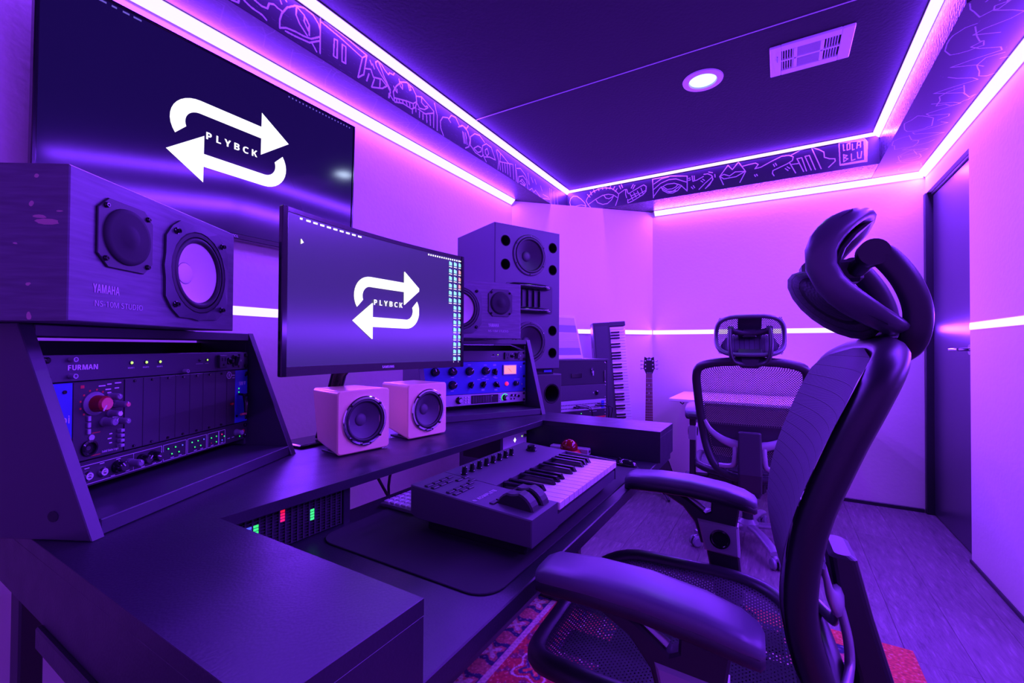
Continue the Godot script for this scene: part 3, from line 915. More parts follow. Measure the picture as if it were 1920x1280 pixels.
func gear_near() -> void:
	power_unit(rackL, "black rack power conditioner with three lit green delay lamps", true)
	# module frame
	var u := unit("module_frame", "rack frame of slot modules with blue ends and a big red knob", "rack unit", rackL, 0.0900, 3.0, "rack_blank")
	var h := 0.1325
	mk(u, "blue_end", boxm(Vector3(0.024, h / 2, 0.0012), Vector3(0.046, h - 0.001, 0.003), 0.0006), "blue_panel")
	var be := mk(u, "blue_end", boxm(Vector3(0.455, h / 2, 0.0012), Vector3(0.046, h - 0.001, 0.003), 0.0006), "blue_panel")
	txt(be, "lettering", "500 V", 0.0085, "print_white", at(0.458, 0.098, 0.003), 0.8, 400, true, "Droid Serif")
	txt(u, "lettering", "pi", 0.012, "print_white", at(0.036, 0.073, 0.003))
	for p in [Vector2(0.034, 0.118), Vector2(0.470, 0.118), Vector2(0.470, 0.018), Vector2(0.438, 0.018)]:
		mk(u, "stud", lathem([Vector2(0.003, 0), Vector2(0.003, 0.0045), Vector2(0, 0.0045)], Vector3(p.x, p.y, 0), Vector3.BACK, 10), "black_gloss")
	# preamp module, two slots wide
	var m := mk(u, "preamp_module", boxm(Vector3(0.092, h / 2, 0.0012), Vector3(0.088, h - 0.002, 0.003), 0.0006), "black")
	var x0 := 0.05
	knob(m, x0 + 0.032, 0.094, 0.0145, 0.026, "red_knob", 2.6, "pink_cap")
	mk(m, "knob_skirt", lathem([Vector2(0.020, 0.002), Vector2(0.020, 0.005), Vector2(0.0165, 0.008), Vector2(0.0, 0.008)], Vector3(x0 + 0.032, 0.094, 0), Vector3.BACK, 24), "grey_knob")
	knob(m, x0 + 0.060, 0.103, 0.0058, 0.022, "grey_knob", 0.5)
	knob(m, x0 + 0.071, 0.088, 0.0058, 0.026, "grey_knob", 0.2, "pink_cap")
	knob(m, x0 + 0.060, 0.073, 0.0058, 0.022, "grey_knob", -0.4, "white_plastic")
	knob(m, x0 + 0.050, 0.060, 0.0075, 0.024, "grey_knob", -0.6)
	knob(m, x0 + 0.073, 0.058, 0.0058, 0.026, "grey_knob", 0.9)
	for k in 4:
		mk(m, "push_button", boxm(Vector3(x0 + 0.078, 0.040 - k * 0.009, 0.006), Vector3(0.0072, 0.0052, 0.009), 0.0006), "silver_paint")
	for k in 3:
		mk(m, "lever_switch", boxm(Vector3(x0 + 0.022, 0.070 - k * 0.011, 0.004), Vector3(0.0055, 0.009, 0.005), 0.0008), "silver_paint")
	mk(m, "input_socket", lathem([Vector2(0.0135, 0.002), Vector2(0.0135, 0.006), Vector2(0.010, 0.007), Vector2(0.009, 0.003), Vector2(0.004, 0.003), Vector2(0.003, 0.002), Vector2(0, 0.002)], Vector3(x0 + 0.024, 0.020, 0), Vector3.BACK, 24), "black_gloss")
	mk(m, "release_tab", lathem([Vector2(0.005, 0.002), Vector2(0.005, 0.004), Vector2(0.0, 0.004)], Vector3(x0 + 0.028, 0.037, 0), Vector3.BACK, 14), "silver")
	var lg := MB.new()
	for s in [[0.045, 0.123, 0.012], [0.058, 0.125, 0.008], [0.074, 0.126, 0.012], [0.056, 0.116, 0.010], [0.072, 0.117, 0.008], [0.058, 0.110, 0.007], [0.056, 0.081, 0.008], [0.07, 0.066, 0.010], [0.062, 0.037, 0.005], [0.060, 0.029, 0.007], [0.062, 0.021, 0.005]]:
		lg.box(Vector3(x0 + s[0], s[1], 0.0029), Vector3(s[2], 0.0020, 0.0006))
	mk(m, "legend", lg, "print_white")
	txt(m, "lettering", "Solid State Logic", 0.0034, "print_white", at(x0 + 0.062, 0.0085, 0.003), 0.9, 400, true)
	var rd := MB.new()
	for k in 9:
		var t := 0.4 + k * 0.5
		rd.box(Vector3(x0 + 0.032 + cos(t) * 0.0235, 0.094 + sin(t) * 0.0235, 0.0029), Vector3(0.003, 0.003, 0.0005))
	rd.box(Vector3(x0 + 0.036, 0.044, 0.0029), Vector3(0.014, 0.0012, 0.0005))
	rd.box(Vector3(x0 + 0.036, 0.006, 0.0029), Vector3(0.016, 0.0014, 0.0005))
	rd.box(Vector3(x0 + 0.012, 0.124, 0.0029), Vector3(0.006, 0.005, 0.0005))
	mk(m, "red_markings", rd, "print_red")
	# seven blank slot covers
	for k in 7:
		var x := 0.138 + k * 0.0378
		mk(u, "blank_cover", boxm(Vector3(x + 0.0189, h / 2, 0.0010), Vector3(0.0370, h - 0.002, 0.003), 0.0006), "rack_blank")
		for y in [0.127, 0.006]:
			mk(u, "stud", lathem([Vector2(0.0024, 0.002), Vector2(0.0024, 0.005), Vector2(0, 0.005)], Vector3(x + 0.019, y, 0), Vector3.BACK, 8), "black_gloss")
	# output module with a long lever
	var om := mk(u, "output_module", boxm(Vector3(0.4175, h / 2, 0.0012), Vector3(0.029, h - 0.002, 0.003), 0.0006), "black")
	mk(om, "emblem", lathem([Vector2(0.0085, 0.0026), Vector2(0.0085, 0.0032), Vector2(0.0072, 0.0032), Vector2(0.0072, 0.0026)], Vector3(0.410, 0.1215, 0), Vector3.BACK, 22), "print_white")
	txt(om, "lettering", "H", 0.010, "print_white", at(0.410, 0.1215, 0.003), 0.7)
	txt(om, "lettering", "Heritage", 0.0028, "print_white", at(0.4235, 0.121, 0.003), 0.8)
	txt(om, "lettering", "Audio", 0.0028, "print_white", at(0.4255, 0.1145, 0.003), 0.8)
	dashes(om, "legend", [[0.417, 0.101, 0.006], [0.417, 0.093, 0.004], [0.417, 0.085, 0.005], [0.417, 0.060, 0.005], [0.415, 0.043, 0.007], [0.411, 0.013, 0.009]], "print_white", 0.006, 0.002)
	mk(om, "red_button", boxm(Vector3(0.418, 0.051, 0.005), Vector3(0.0065, 0.005, 0.006), 0.0006), "red_metal")
	mk(be, "lever", tubem([Vector3(0.446, 0.072, 0.004), Vector3(0.446, 0.070, 0.016), Vector3(0.446, 0.050, 0.022), Vector3(0.446, 0.026, 0.022)], [0.003, 0.004, 0.0055, 0.004], 10), "black_gloss")
	mk(be, "red_peg", cylm(Vector3(0.430, 0.0235, 0.020), Vector3(0.448, 0.0235, 0.020), 0.0028, 0.0034, 10), "pink_cap")
	led_dot(be, 0.446, 0.086, 0.0024, "led_green")
	led_dot(be, 0.446, 0.077, 0.0024, "led_green")
	# interface at the bottom
	u = unit("audio_interface", "black rack audio interface with small lit buttons and red end panel", "audio interface", rackL, 0.0450, 1.0, "black")
	mk(u, "top_lip", boxm(Vector3(0.2413, 0.0425, -0.001), Vector3(0.44, 0.0015, 0.008), 0.0004), "rack_steel")
	var red := mk(u, "red_end", boxm(Vector3(0.036, 0.022, 0.0006), Vector3(0.030, 0.040, 0.002), 0.0004), "black")
	for p in [Vector2(0.040, 0.027), Vector2(0.046, 0.019), Vector2(0.034, 0.016), Vector2(0.044, 0.010)]:
		mk(red, "red_ring", lathem([Vector2(0.0036, 0.0014), Vector2(0.0036, 0.003), Vector2(0.0018, 0.003), Vector2(0, 0.003)], Vector3(p.x, p.y, 0), Vector3.BACK, 12), "print_red")
	mk(red, "red_markings", boxm(Vector3(0.040, 0.037, 0.0017), Vector3(0.020, 0.004, 0.0005)), "print_red")
	for k in 2:
		mk(u, "jack_socket", lathem([Vector2(0.0085, 0), Vector2(0.0085, 0.003), Vector2(0.0062, 0.006), Vector2(0.0036, 0.006), Vector2(0.0034, 0.001), Vector2(0, 0.001)], Vector3(0.074 + k * 0.026, 0.018, 0), Vector3.BACK, 14), "chrome")
	knob(u, 0.128, 0.020, 0.010, 0.016, "black_gloss", 0.6)
	knob(u, 0.150, 0.021, 0.007, 0.026, "grey_knob", 0.4)
	knob(u, 0.176, 0.021, 0.009, 0.018, "black_gloss", -0.7)
	knob(u, 0.200, 0.021, 0.010, 0.020, "black_gloss", 1.2)
	var ln := MB.new()
	frame_line(ln, 0.058, 0.004, 0.160, 0.036)
	frame_line(ln, 0.160, 0.004, 0.222, 0.036)
	frame_line(ln, 0.226, 0.004, 0.284, 0.036)
	frame_line(ln, 0.288, 0.004, 0.342, 0.036)
	frame_line(ln, 0.346, 0.004, 0.380, 0.036)
	frame_line(ln, 0.382, 0.004, 0.402, 0.036)
	for s in [[0.074, 0.031], [0.100, 0.033], [0.13, 0.033], [0.12, 0.006], [0.148, 0.007], [0.18, 0.006], [0.205, 0.006], [0.248, 0.007], [0.268, 0.007], [0.31, 0.007], [0.328, 0.007], [0.36, 0.007], [0.392, 0.007], [0.415, 0.012], [0.430, 0.012]]:
		ln.box(Vector3(s[0], s[1], 0.0002), Vector3(0.008, 0.0012, 0.0004))
	mk(u, "legend", ln, "print_white")
	for s in [[0.236, 0.027, "led_green"], [0.254, 0.027, "led_green"], [0.272, 0.027, "led_blue"], [0.245, 0.015, "led_green"], [0.263, 0.015, "led_green"], [0.298, 0.027, "led_green"], [0.315, 0.027, "led_green"], [0.332, 0.027, "led_blue"], [0.306, 0.015, "led_green"], [0.323, 0.015, "led_green"], [0.355, 0.025, "led_green"], [0.371, 0.026, "led_green"], [0.355, 0.013, "red_metal"], [0.371, 0.013, "led_green"], [0.389, 0.027, "led_red"], [0.397, 0.021, "led_green"], [0.390, 0.013, "led_blue"], [0.452, 0.010, "led_green"]]:
		led_dot(u, s[0], s[1], 0.0016, s[2])
	knob(u, 0.440, 0.022, 0.007, 0.018, "grey_knob", 0.3)
	mk(u, "red_badge", lathem([Vector2(0.005, 0), Vector2(0.005, 0.002), Vector2(0, 0.002)], Vector3(0.466, 0.020, 0), Vector3.BACK, 14), "print_red")

func gear_far() -> void:
	power_unit(rackR, "black rack power conditioner above the blue compressor", false)
	var u := unit("tube_compressor", "blue rack compressor with black knobs and a lit amber meter", "compressor", rackR, 0.0900, 3.0, "blue_panel")
	for p in [[0.055, 0.094, 0.3], [0.130, 0.094, 0.6], [0.205, 0.094, -0.9], [0.280, 0.094, -0.9], [0.130, 0.040, -1.0], [0.055, 0.040, 0.7]]:
		knob(u, p[0], p[1], 0.0155, 0.020, "black_gloss", p[2])
	for p in [[0.270, 0.038, -0.4], [0.325, 0.090, 0.0], [0.332, 0.036, 0.6], [0.213, 0.038, -0.3]]:
		var b := MB.new(Transform3D(Basis(Vector3.BACK, p[2]), Vector3(p[0], p[1], 0)))
		b.lathe([Vector2(0.012, 0), Vector2(0.012, 0.006), Vector2(0.009, 0.008), Vector2(0, 0.008)], Vector3(), Vector3.BACK, 16)
		b.box(Vector3(0, -0.001, 0.012), Vector3(0.009, 0.028, 0.016), 0.003)
		var k := mk(u, "pointer_knob", b, "black_gloss")
		mk_at(k, "pointer", boxm(Vector3(0, 0.009, 0.0203), Vector3(0.0014, 0.008, 0.0006)), "print_white", Transform3D(Basis(Vector3.BACK, p[2]), Vector3(p[0], p[1], 0)))
	var mt := mk(u, "meter_bezel", boxm(Vector3(0.399, 0.096, 0.003), Vector3(0.068, 0.044, 0.006), 0.001), "silver_paint")
	var ml := mk(mt, "meter_face", boxm(Vector3(0.399, 0.0965, 0.0062), Vector3(0.060, 0.036, 0.0012)), "meter_glow")
	var nd := MB.new(Transform3D(Basis(Vector3.BACK, 0.75), Vector3(0.404, 0.088, 0.0072)))
	nd.box(Vector3(0, 0.009, 0), Vector3(0.0008, 0.022, 0.0006))
	mk(ml, "needle", nd, "print_red")
	mk(u, "pilot_lamp", lathem([Vector2(0.009, 0), Vector2(0.009, 0.003), Vector2(0.0075, 0.004), Vector2(0.007, 0.007), Vector2(0, 0.009)], Vector3(0.385, 0.036, 0), Vector3.BACK, 16), "jewel_red")
	knob(u, 0.430, 0.036, 0.010, 0.018, "black_gloss", 0.2)
	var lg := []
	for s in [[0.13, 0.070], [0.205, 0.072], [0.28, 0.07], [0.325, 0.066], [0.13, 0.016], [0.27, 0.016], [0.27, 0.012], [0.332, 0.014], [0.332, 0.010], [0.205, 0.120], [0.28, 0.118], [0.325, 0.120], [0.325, 0.115], [0.27, 0.062], [0.332, 0.062], [0.25, 0.058], [0.29, 0.058], [0.43, 0.054], [0.446, 0.054]]:
		lg.append([s[0], s[1], 0.014])
	dashes(u, "legend", lg, "print_white", 0.014, 0.0014)
	for p in [Vector2(0.456, 0.108), Vector2(0.462, 0.032)]:
		mk(u, "stud", lathem([Vector2(0.003, 0), Vector2(0.003, 0.003), Vector2(0, 0.003)], Vector3(p.x, p.y, 0), Vector3.BACK, 10), "silver")
	u = unit("converter_unit", "silver rack interface with dark display and green ringed knob", "audio interface", rackR, 0.0450, 1.0, "silver_paint")
	var ds := mk(u, "display", boxm(Vector3(0.279, 0.021, 0.0006), Vector3(0.128, 0.034, 0.002)), "black_gloss")
	var mm := MB.new()
	for k in 12:
		mm.box(Vector3(0.224 + k * 0.0078, 0.021, 0.0018), Vector3(0.0010, 0.028, 0.0004))
	mk(ds, "level_lines", mm, "print_grey")
	mk(ds, "lit_mark", boxm(Vector3(0.313, 0.033, 0.0018), Vector3(0.005, 0.002, 0.0005)), "menu_white")
	for k in 3:
		mk(u, "push_button", boxm(Vector3(0.352, 0.032 - k * 0.0105, 0.002), Vector3(0.006, 0.0048, 0.004), 0.0006), "white_plastic")
		for j in 2:
			mk(u, "push_button", boxm(Vector3(0.188 + j * 0.013, 0.032 - k * 0.0105, 0.002), Vector3(0.006, 0.0048, 0.004), 0.0006), "white_plastic")
	var arc := []
	for k in 15:
		var t := deg_to_rad(225.0 - k * 13.0)
		arc.append(Vector3(0.377 + cos(t) * 0.0155, 0.0215 + sin(t) * 0.0155, 0.0012))
	mk(u, "green_ring", tubem(arc, 0.0012, 6), "led_green")
	mk(u, "control_knob", lathem([Vector2(0.0135, 0), Vector2(0.0135, 0.003), Vector2(0.0095, 0.005), Vector2(0.0085, 0.018), Vector2(0.007, 0.019), Vector2(0, 0.019)], Vector3(0.377, 0.0215, 0), Vector3.BACK, 20), "black_gloss")
	mk(u, "knob_cap", lathem([Vector2(0.0072, 0.0188), Vector2(0.007, 0.0202), Vector2(0, 0.0202)], Vector3(0.377, 0.0215, 0), Vector3.BACK, 18), "silver")
	mk(u, "control_knob", lathem([Vector2(0.015, 0), Vector2(0.015, 0.003), Vector2(0.0105, 0.005), Vector2(0.0095, 0.018), Vector2(0.008, 0.019), Vector2(0, 0.019)], Vector3(0.160, 0.0215, 0), Vector3.BACK, 20), "black_gloss")
	mk(u, "knob_cap", lathem([Vector2(0.0082, 0.0188), Vector2(0.008, 0.0202), Vector2(0, 0.0202)], Vector3(0.160, 0.0215, 0), Vector3.BACK, 18), "silver")
	for p in [Vector2(0.412, 0.030), Vector2(0.430, 0.029)]:
		var kk := knob(u, p.x, p.y, 0.0050, 0.012, "black_gloss", 0.0, "silver")
	for p in [Vector2(0.408, 0.014), Vector2(0.424, 0.014)]:
		mk(u, "jack_socket", lathem([Vector2(0.0035, 0), Vector2(0.0035, 0.001), Vector2(0.0026, 0.001), Vector2(0.002, 0.0), Vector2(0, 0.0)], Vector3(p.x, p.y, 0.0002), Vector3.BACK, 12), "deep_black")
	mk(u, "jack_socket", lathem([Vector2(0.006, 0), Vector2(0.006, 0.003), Vector2(0.004, 0.004), Vector2(0, 0.004)], Vector3(0.446, 0.025, 0), Vector3.BACK, 12), "black_gloss")

func woofer(b: Node3D, nm: String, x: float, y: float, R: float, cone: String, cap: String, ring: String) -> Node3D:
	# basket ring, rubber surround, cone and dust cap; faces +z
	var w := mk(b, nm, lathem([Vector2(R, 0), Vector2(R, 0.004), Vector2(R * 0.96, 0.006), Vector2(R * 0.88, 0.006), Vector2(R * 0.87, 0.001)], Vector3(x, y, 0), Vector3.BACK, 44), ring)
	var sp := []
	for k in 9:
		var t := PI * k / 8.0
		sp.append(Vector2(R * (0.80 + 0.075 * cos(t)), 0.001 + sin(t) * R * 0.07))
	mk(w, "surround", lathem(sp, Vector3(x, y, 0), Vector3.BACK, 44, true), "rubber")
	mk(w, "cone", lathem([Vector2(R * 0.735, 0.001), Vector2(R * 0.5, -R * 0.16), Vector2(R * 0.24, -R * 0.32)], Vector3(x, y, 0), Vector3.BACK, 44, true), cone)
	var dp := []
	for k in 7:
		var t := PI / 2 * k / 6.0
		dp.append(Vector2(R * 0.26 * cos(t), -R * 0.32 + R * 0.12 * sin(t)))
	mk(w, "dust_cap", lathem(dp, Vector3(x, y, 0), Vector3.BACK, 28, true), cap)
	return w

func hollow_box(w: float, h: float, d: float, bev: float, holes: Array) -> MB:
	# cabinet with its front cut open where the drivers and ports sit; front face at z = 0
	var m := MB.new()
	var e := bev
	var P := func(x: float, y: float, z: float) -> Vector3: return Vector3(x, y, z)
	# four sides and back with a chamfer round the front
	var ring_of := func(i: float, z: float) -> Array: return [Vector3(i, i, z), Vector3(w - i, i, z), Vector3(w - i, h - i, z), Vector3(i, h - i, z)]
	m.loft([ring_of.call(e, -d), ring_of.call(0.0, -d + e), ring_of.call(0.0, -e), ring_of.call(e, 0.0)], false, false)
	m.fan(ring_of.call(e, -d), true)
	var xs := [e, w - e]
	var ys := [e, h - e]
	for q in holes:
		for v in [q[0] - q[2] * 1.06, q[0] + q[2] * 1.06]: xs.append(v)
		for v in [q[1] - q[2] * 1.06, q[1] + q[2] * 1.06]: ys.append(v)
	xs.sort()
	ys.sort()
	for i in xs.size() - 1:
		for j in ys.size() - 1:
			var cx: float = (xs[i] + xs[i + 1]) / 2
			var cy: float = (ys[j] + ys[j + 1]) / 2
			if xs[i + 1] - xs[i] < 1e-6 or ys[j + 1] - ys[j] < 1e-6: continue
			var inside := false
			for q in holes:
				if absf(cx - q[0]) < q[2] * 1.06 and absf(cy - q[1]) < q[2] * 1.06: inside = true
			if not inside: m.quad(Vector3(xs[i], ys[j], 0), Vector3(xs[i + 1], ys[j], 0), Vector3(xs[i + 1], ys[j + 1], 0), Vector3(xs[i], ys[j + 1], 0))
	for q in holes:
		var s: float = q[2] * 1.06
		var n := 48
		for k in n:
			var t0 := TAU * k / n
			var t1 := TAU * (k + 1) / n
			var d0 := Vector3(cos(t0), sin(t0), 0)
			var d1 := Vector3(cos(t1), sin(t1), 0)
			var o := Vector3(q[0], q[1], 0)
			var a: Vector3 = o + d0 * (s / maxf(absf(d0.x), absf(d0.y)))
			var b: Vector3 = o + d1 * (s / maxf(absf(d1.x), absf(d1.y)))
			m.quad(o + d0 * q[2], a, b, o + d1 * q[2])
			m.quad(o + d1 * q[2], o + d1 * q[2] + Vector3(0, 0, -0.02), o + d0 * q[2] + Vector3(0, 0, -0.02), o + d0 * q[2])
	return m

func ns_speaker(x: Transform3D, label: String, flip: bool) -> Node3D:
	var w := 0.382
	var h := 0.215
	var d := 0.199
	var s := thing("studio_monitor", label, "speaker", x)
	var X := func(v: float) -> float: return w - v if flip else v
	var wx: float = X.call(0.262)
	var wy := 0.108
	mk(s, "cabinet", hollow_box(w, h, d, 0.0015, [[wx, wy, 0.078, 0.06]]), "black_ash")
	# woofer plate: a square cut to eight sides, with four bolts
	var pl := MB.new(Transform3D(Basis(), Vector3(wx, wy, 0)))
	var R := 0.0925
	var oct := PackedVector2Array()
	for k in 8:
		var t := PI / 4 * k
		for j in 3:
			var tt := t + (j - 1) * 0.24
			var rr := R * (1.0 if k % 2 == 0 else 1.13) * (1.0 if j == 1 else 0.992)
			oct.append(Vector2(cos(tt), sin(tt)) * rr)
	var rimp := []
	for p in oct: rimp.append(p)
	var N := oct.size()
	for k in N:
		var a := oct[k]
		var b := oct[(k + 1) % N]
		var ia := a.normalized() * 0.079
		var ib := b.normalized() * 0.079
		pl.quad(Vector3(a.x, a.y, 0), Vector3(b.x, b.y, 0), Vector3(b.x, b.y, 0.005), Vector3(a.x, a.y, 0.005))
		pl.quad(Vector3(a.x, a.y, 0.005), Vector3(b.x, b.y, 0.005), Vector3(ib.x, ib.y, 0.0065), Vector3(ia.x, ia.y, 0.0065))
		pl.quad(Vector3(ia.x, ia.y, 0.0065), Vector3(ib.x, ib.y, 0.0065), Vector3(ib.x * 0.97, ib.y * 0.97, 0.0), Vector3(ia.x * 0.97, ia.y * 0.97, 0.0))
	mk(s, "woofer_plate", pl, "rack_steel")
	var wf := woofer(s, "woofer", wx, wy, 0.079, "paper_cone", "paper_cone", "rubber")
	mk(wf, "cap_seam", lathem([Vector2(0.0212, -0.0245), Vector2(0.0207, -0.0232), Vector2(0.0200, -0.0240)], Vector3(wx, wy, 0), Vector3.BACK, 30), "black")
	for k in 4:
		var t := PI / 4 + PI / 2 * k
		mk(s, "bolt", lathem([Vector2(0.006, 0.004), Vector2(0.006, 0.007), Vector2(0.0042, 0.008), Vector2(0.004, 0.013), Vector2(0.0022, 0.013), Vector2(0.002, 0.009), Vector2(0, 0.009)], Vector3(wx + cos(t) * 0.094, wy + sin(t) * 0.094, 0), Vector3.BACK, 10), "black_gloss")
	# tweeter plate with a felt ring and mesh dome
	var tx: float = X.call(0.092)
	var ty := 0.136
	var tp := MB.new(Transform3D(Basis(), Vector3(tx, ty, 0)))
	var q := PackedVector2Array([Vector2(0.052, 0.034), Vector2(0.034, 0.052), Vector2(-0.034, 0.052), Vector2(-0.052, 0.034), Vector2(-0.052, -0.034), Vector2(-0.034, -0.052), Vector2(0.034, -0.052), Vector2(0.052, -0.034)])
	tp.prism(q, 0.0, 0.004, 0.001)
	var tw := mk(s, "tweeter_plate", tp, "black")
	mk(tw, "tweeter_grille", lathem([Vector2(0.044, 0.0035), Vector2(0.043, 0.0075), Vector2(0.036, 0.009), Vector2(0.022, 0.0075), Vector2(0.016, 0.010), Vector2(0.006, 0.0135), Vector2(0, 0.0138)], Vector3(tx, ty, 0), Vector3.BACK, 36, true), "black_matte")
	for k in 4:
		var t := PI / 4 + PI / 2 * k
		mk(tw, "bolt", lathem([Vector2(0.0042, 0.003), Vector2(0.0042, 0.006), Vector2(0.003, 0.0085), Vector2(0.0016, 0.0085), Vector2(0, 0.006)], Vector3(tx + cos(t) * 0.0560, ty + sin(t) * 0.0560, 0), Vector3.BACK, 10), "black_gloss")
	var lx := 0.072 if not flip else 0.262
	txt(s, "lettering", "YAMAHA", 0.0125, "print_pale", at(lx - 0.012 if not flip else lx, 0.050, 0.0004), 0.62, 800)
	txt(s, "lettering", "NS-10M STUDIO", 0.0078, "print_pale", at(lx + 0.012 if not flip else lx + 0.02, 0.028, 0.0004), 1.12, 400)
	if not flip:
		# worn spots on the near side where the veneer is chipped
		for sc in [[0.135, -0.030, 0.017, 0.006], [0.142, -0.038, 0.009, 0.004], [0.160, -0.050, 0.003, 0.006], [0.198, -0.044, 0.003, 0.004], [0.050, -0.052, 0.003, 0.004], [0.006, -0.050, 0.003, 0.010], [0.150, -0.012, 0.004, 0.002], [0.105, -0.070, 0.003, 0.002]]:
			var sf := MB.new(Transform3D(Basis(Vector3(0, 0, 1), Vector3(0, 1, 0), Vector3(-1, 0, 0)), Vector3(0, sc[0], sc[1])))
			var pg := PackedVector2Array()
			for k in 11:
				var t := TAU * k / 11
				var rr := 0.7 + 0.5 * absf(sin(k * 2.7 + sc[0] * 90.0))
				pg.append(Vector2(cos(t) * sc[2] * rr, sin(t) * sc[3] * rr * 0.6))
			sf.prism(pg, -0.0001, 0.0003)
			mk(s, "scuff", sf, "bare_wood")
	return s

func main_speaker() -> void:
	var b := Basis(Vector3.UP, atan2(0.905, 0.425))
	var o := Vector3(-1.2126, 0.934, -1.847)
	var w := 0.42
	var h := 0.74
	var s := thing("main_monitor", "tall dark studio speaker with two woofers and small round ports", "speaker", Transform3D(b, o))
	var ports := [[0.064, 0.655], [0.064, 0.535], [0.370, 0.655], [0.370, 0.535], [0.064, 0.085], [0.064, 0.205], [0.370, 0.085], [0.370, 0.205]]
	var holes := [[0.216, 0.597, 0.088, 0.06], [0.216, 0.143, 0.088, 0.06]]
	for p in ports: holes.append([p[0], p[1], 0.0255, 0.14])
	mk(s, "cabinet", hollow_box(w, h, 0.41, 0.004, holes), "speaker_paint")
	for y in [0.597, 0.143]:
		var wf := woofer(s, "woofer", 0.216, y, 0.108, "dark_cone", "dark_cone", "black")
		for k in 6:
			var t := TAU * k / 6 + 0.5
			mk(wf, "bolt", lathem([Vector2(0.003, 0.005), Vector2(0.003, 0.008), Vector2(0, 0.008)], Vector3(0.216 + cos(t) * 0.1, y + sin(t) * 0.1, 0), Vector3.BACK, 8), "black_gloss")
	for p in ports:
		mk(s, "port_liner", lathem([Vector2(0.0285, 0.0), Vector2(0.0275, 0.002), Vector2(0.0250, 0.0), Vector2(0.0246, -0.12), Vector2(0.0, -0.12)], Vector3(p[0], p[1], 0), Vector3.BACK, 28), "deep_black")
	# wave guide with two rounded lips
	var hp := mk(s, "horn_plate", one(func(q: MB) -> void:
		q.xf = Transform3D(Basis(), Vector3(0.216, 0.370, 0))
		q.prism(rrect(0.30, 0.15, 0.012), 0.0, 0.004, 0.001)), "black")
	for y in [0.432, 0.308]:
		var rings := []
		for k in 11:
			var t := -1.0 + 2.0 * k / 10
			var e := sqrt(maxf(1.0 - t * t, 0.0)) * 0.95 + 0.05
			rings.append(MB.new().ring(Vector3(0.216 + t * 0.138, y, 0.004), Vector3(0, 0, 0.038 * e), Vector3(0, 0.019 * sqrt(e), 0), 16))
		for r in rings: r.reverse()
		var m := MB.new()
		m.loft(rings)
		mk(hp, "lip", m, "black_gloss")
	for k in 4:
		mk(hp, "vane", boxm(Vector3(0.159 + k * 0.038, 0.370, 0.010), Vector3(0.006, 0.085, 0.016), 0.002), "black")

func mix_cube(x: Transform3D, label: String, lights: bool) -> void:
	var s := thing("mini_monitor", label, "speaker", x, "cream cube speakers under the monitor")
	var w := 0.158
	var h := 0.165
	var c := MB.new()
	# front rectangle tapering to a smaller back
	var f := MB.new().v3
	var pr := rrect(w, h, 0.010, 4)
	var rings := []
	for st in [[1.0, 1.0, -0.145, 0.022, 0.86, 0.88], [1.0, 1.0, -0.003, 0.0, 1.0, 1.0], [0.0, 0.0, 0.0, 0.0, 0.965, 0.965]]:
		var r := []
		for p in pr: r.append(Vector3(w / 2 + p.x * st[4], h / 2 + p.y * st[5] + st[3] * 0.45, st[2]))
		rings.append(r)
	# the foot recedes more than the top
	for j in rings[0].size():
		var p: Vector3 = rings[0][j]
		if p.y < h / 2: p.z += 0.025
		rings[0][j] = p
	c.loft([rings[0], rings[1]], false, false)
	c.loft([rings[1], rings[2]], false, false)
	c.fan(rings[0], true)
	# front ring round the driver opening
	var R := 0.062
	var cx := w / 2
	var cy := h / 2
	var fr: Array = rings[2]
	for j in fr.size():
		var a: Vector3 = fr[j]
		var b: Vector3 = fr[(j + 1) % fr.size()]
		var ia := Vector3(cx, cy, 0) + (a - Vector3(cx, cy, 0)).normalized() * R
		var ib := Vector3(cx, cy, 0) + (b - Vector3(cx, cy, 0)).normalized() * R
		if absf(a.z) < 0.01: c.quad(a, b, ib, ia)
	mk(s, "cabinet", c, "cream")
	mk(s, "foot_pad", boxm(Vector3(cx, -0.0005, -0.06), Vector3(0.13, 0.005, 0.09), 0.001), "rubber")
	var wf := woofer(s, "driver", cx, cy, 0.066, "grey_cone", "grey_cone", "chrome")
	for k in 4:
		var t := PI / 4 + PI / 2 * k
		mk(wf, "bolt", lathem([Vector2(0.0038, 0.004), Vector2(0.0036, 0.0085), Vector2(0, 0.0095)], Vector3(cx + cos(t) * 0.0615, cy + sin(t) * 0.0615, 0), Vector3.BACK, 10), "black_gloss")
	var bd := mk(s, "badge", one(func(q: MB) -> void:
		q.xf = Transform3D(Basis(), Vector3(cx, 0.021, 0.005))
		var e := PackedVector2Array()
		for k in 20: e.append(Vector2(cos(TAU * k / 20) * 0.017, sin(TAU * k / 20) * 0.0048))
		q.prism(e, 0.0, 0.0025)), "black_gloss")
	txt(bd, "lettering", "AVANTONE", 0.0032, "print_white", at(cx, 0.021, 0.0079), 0.9, 800)

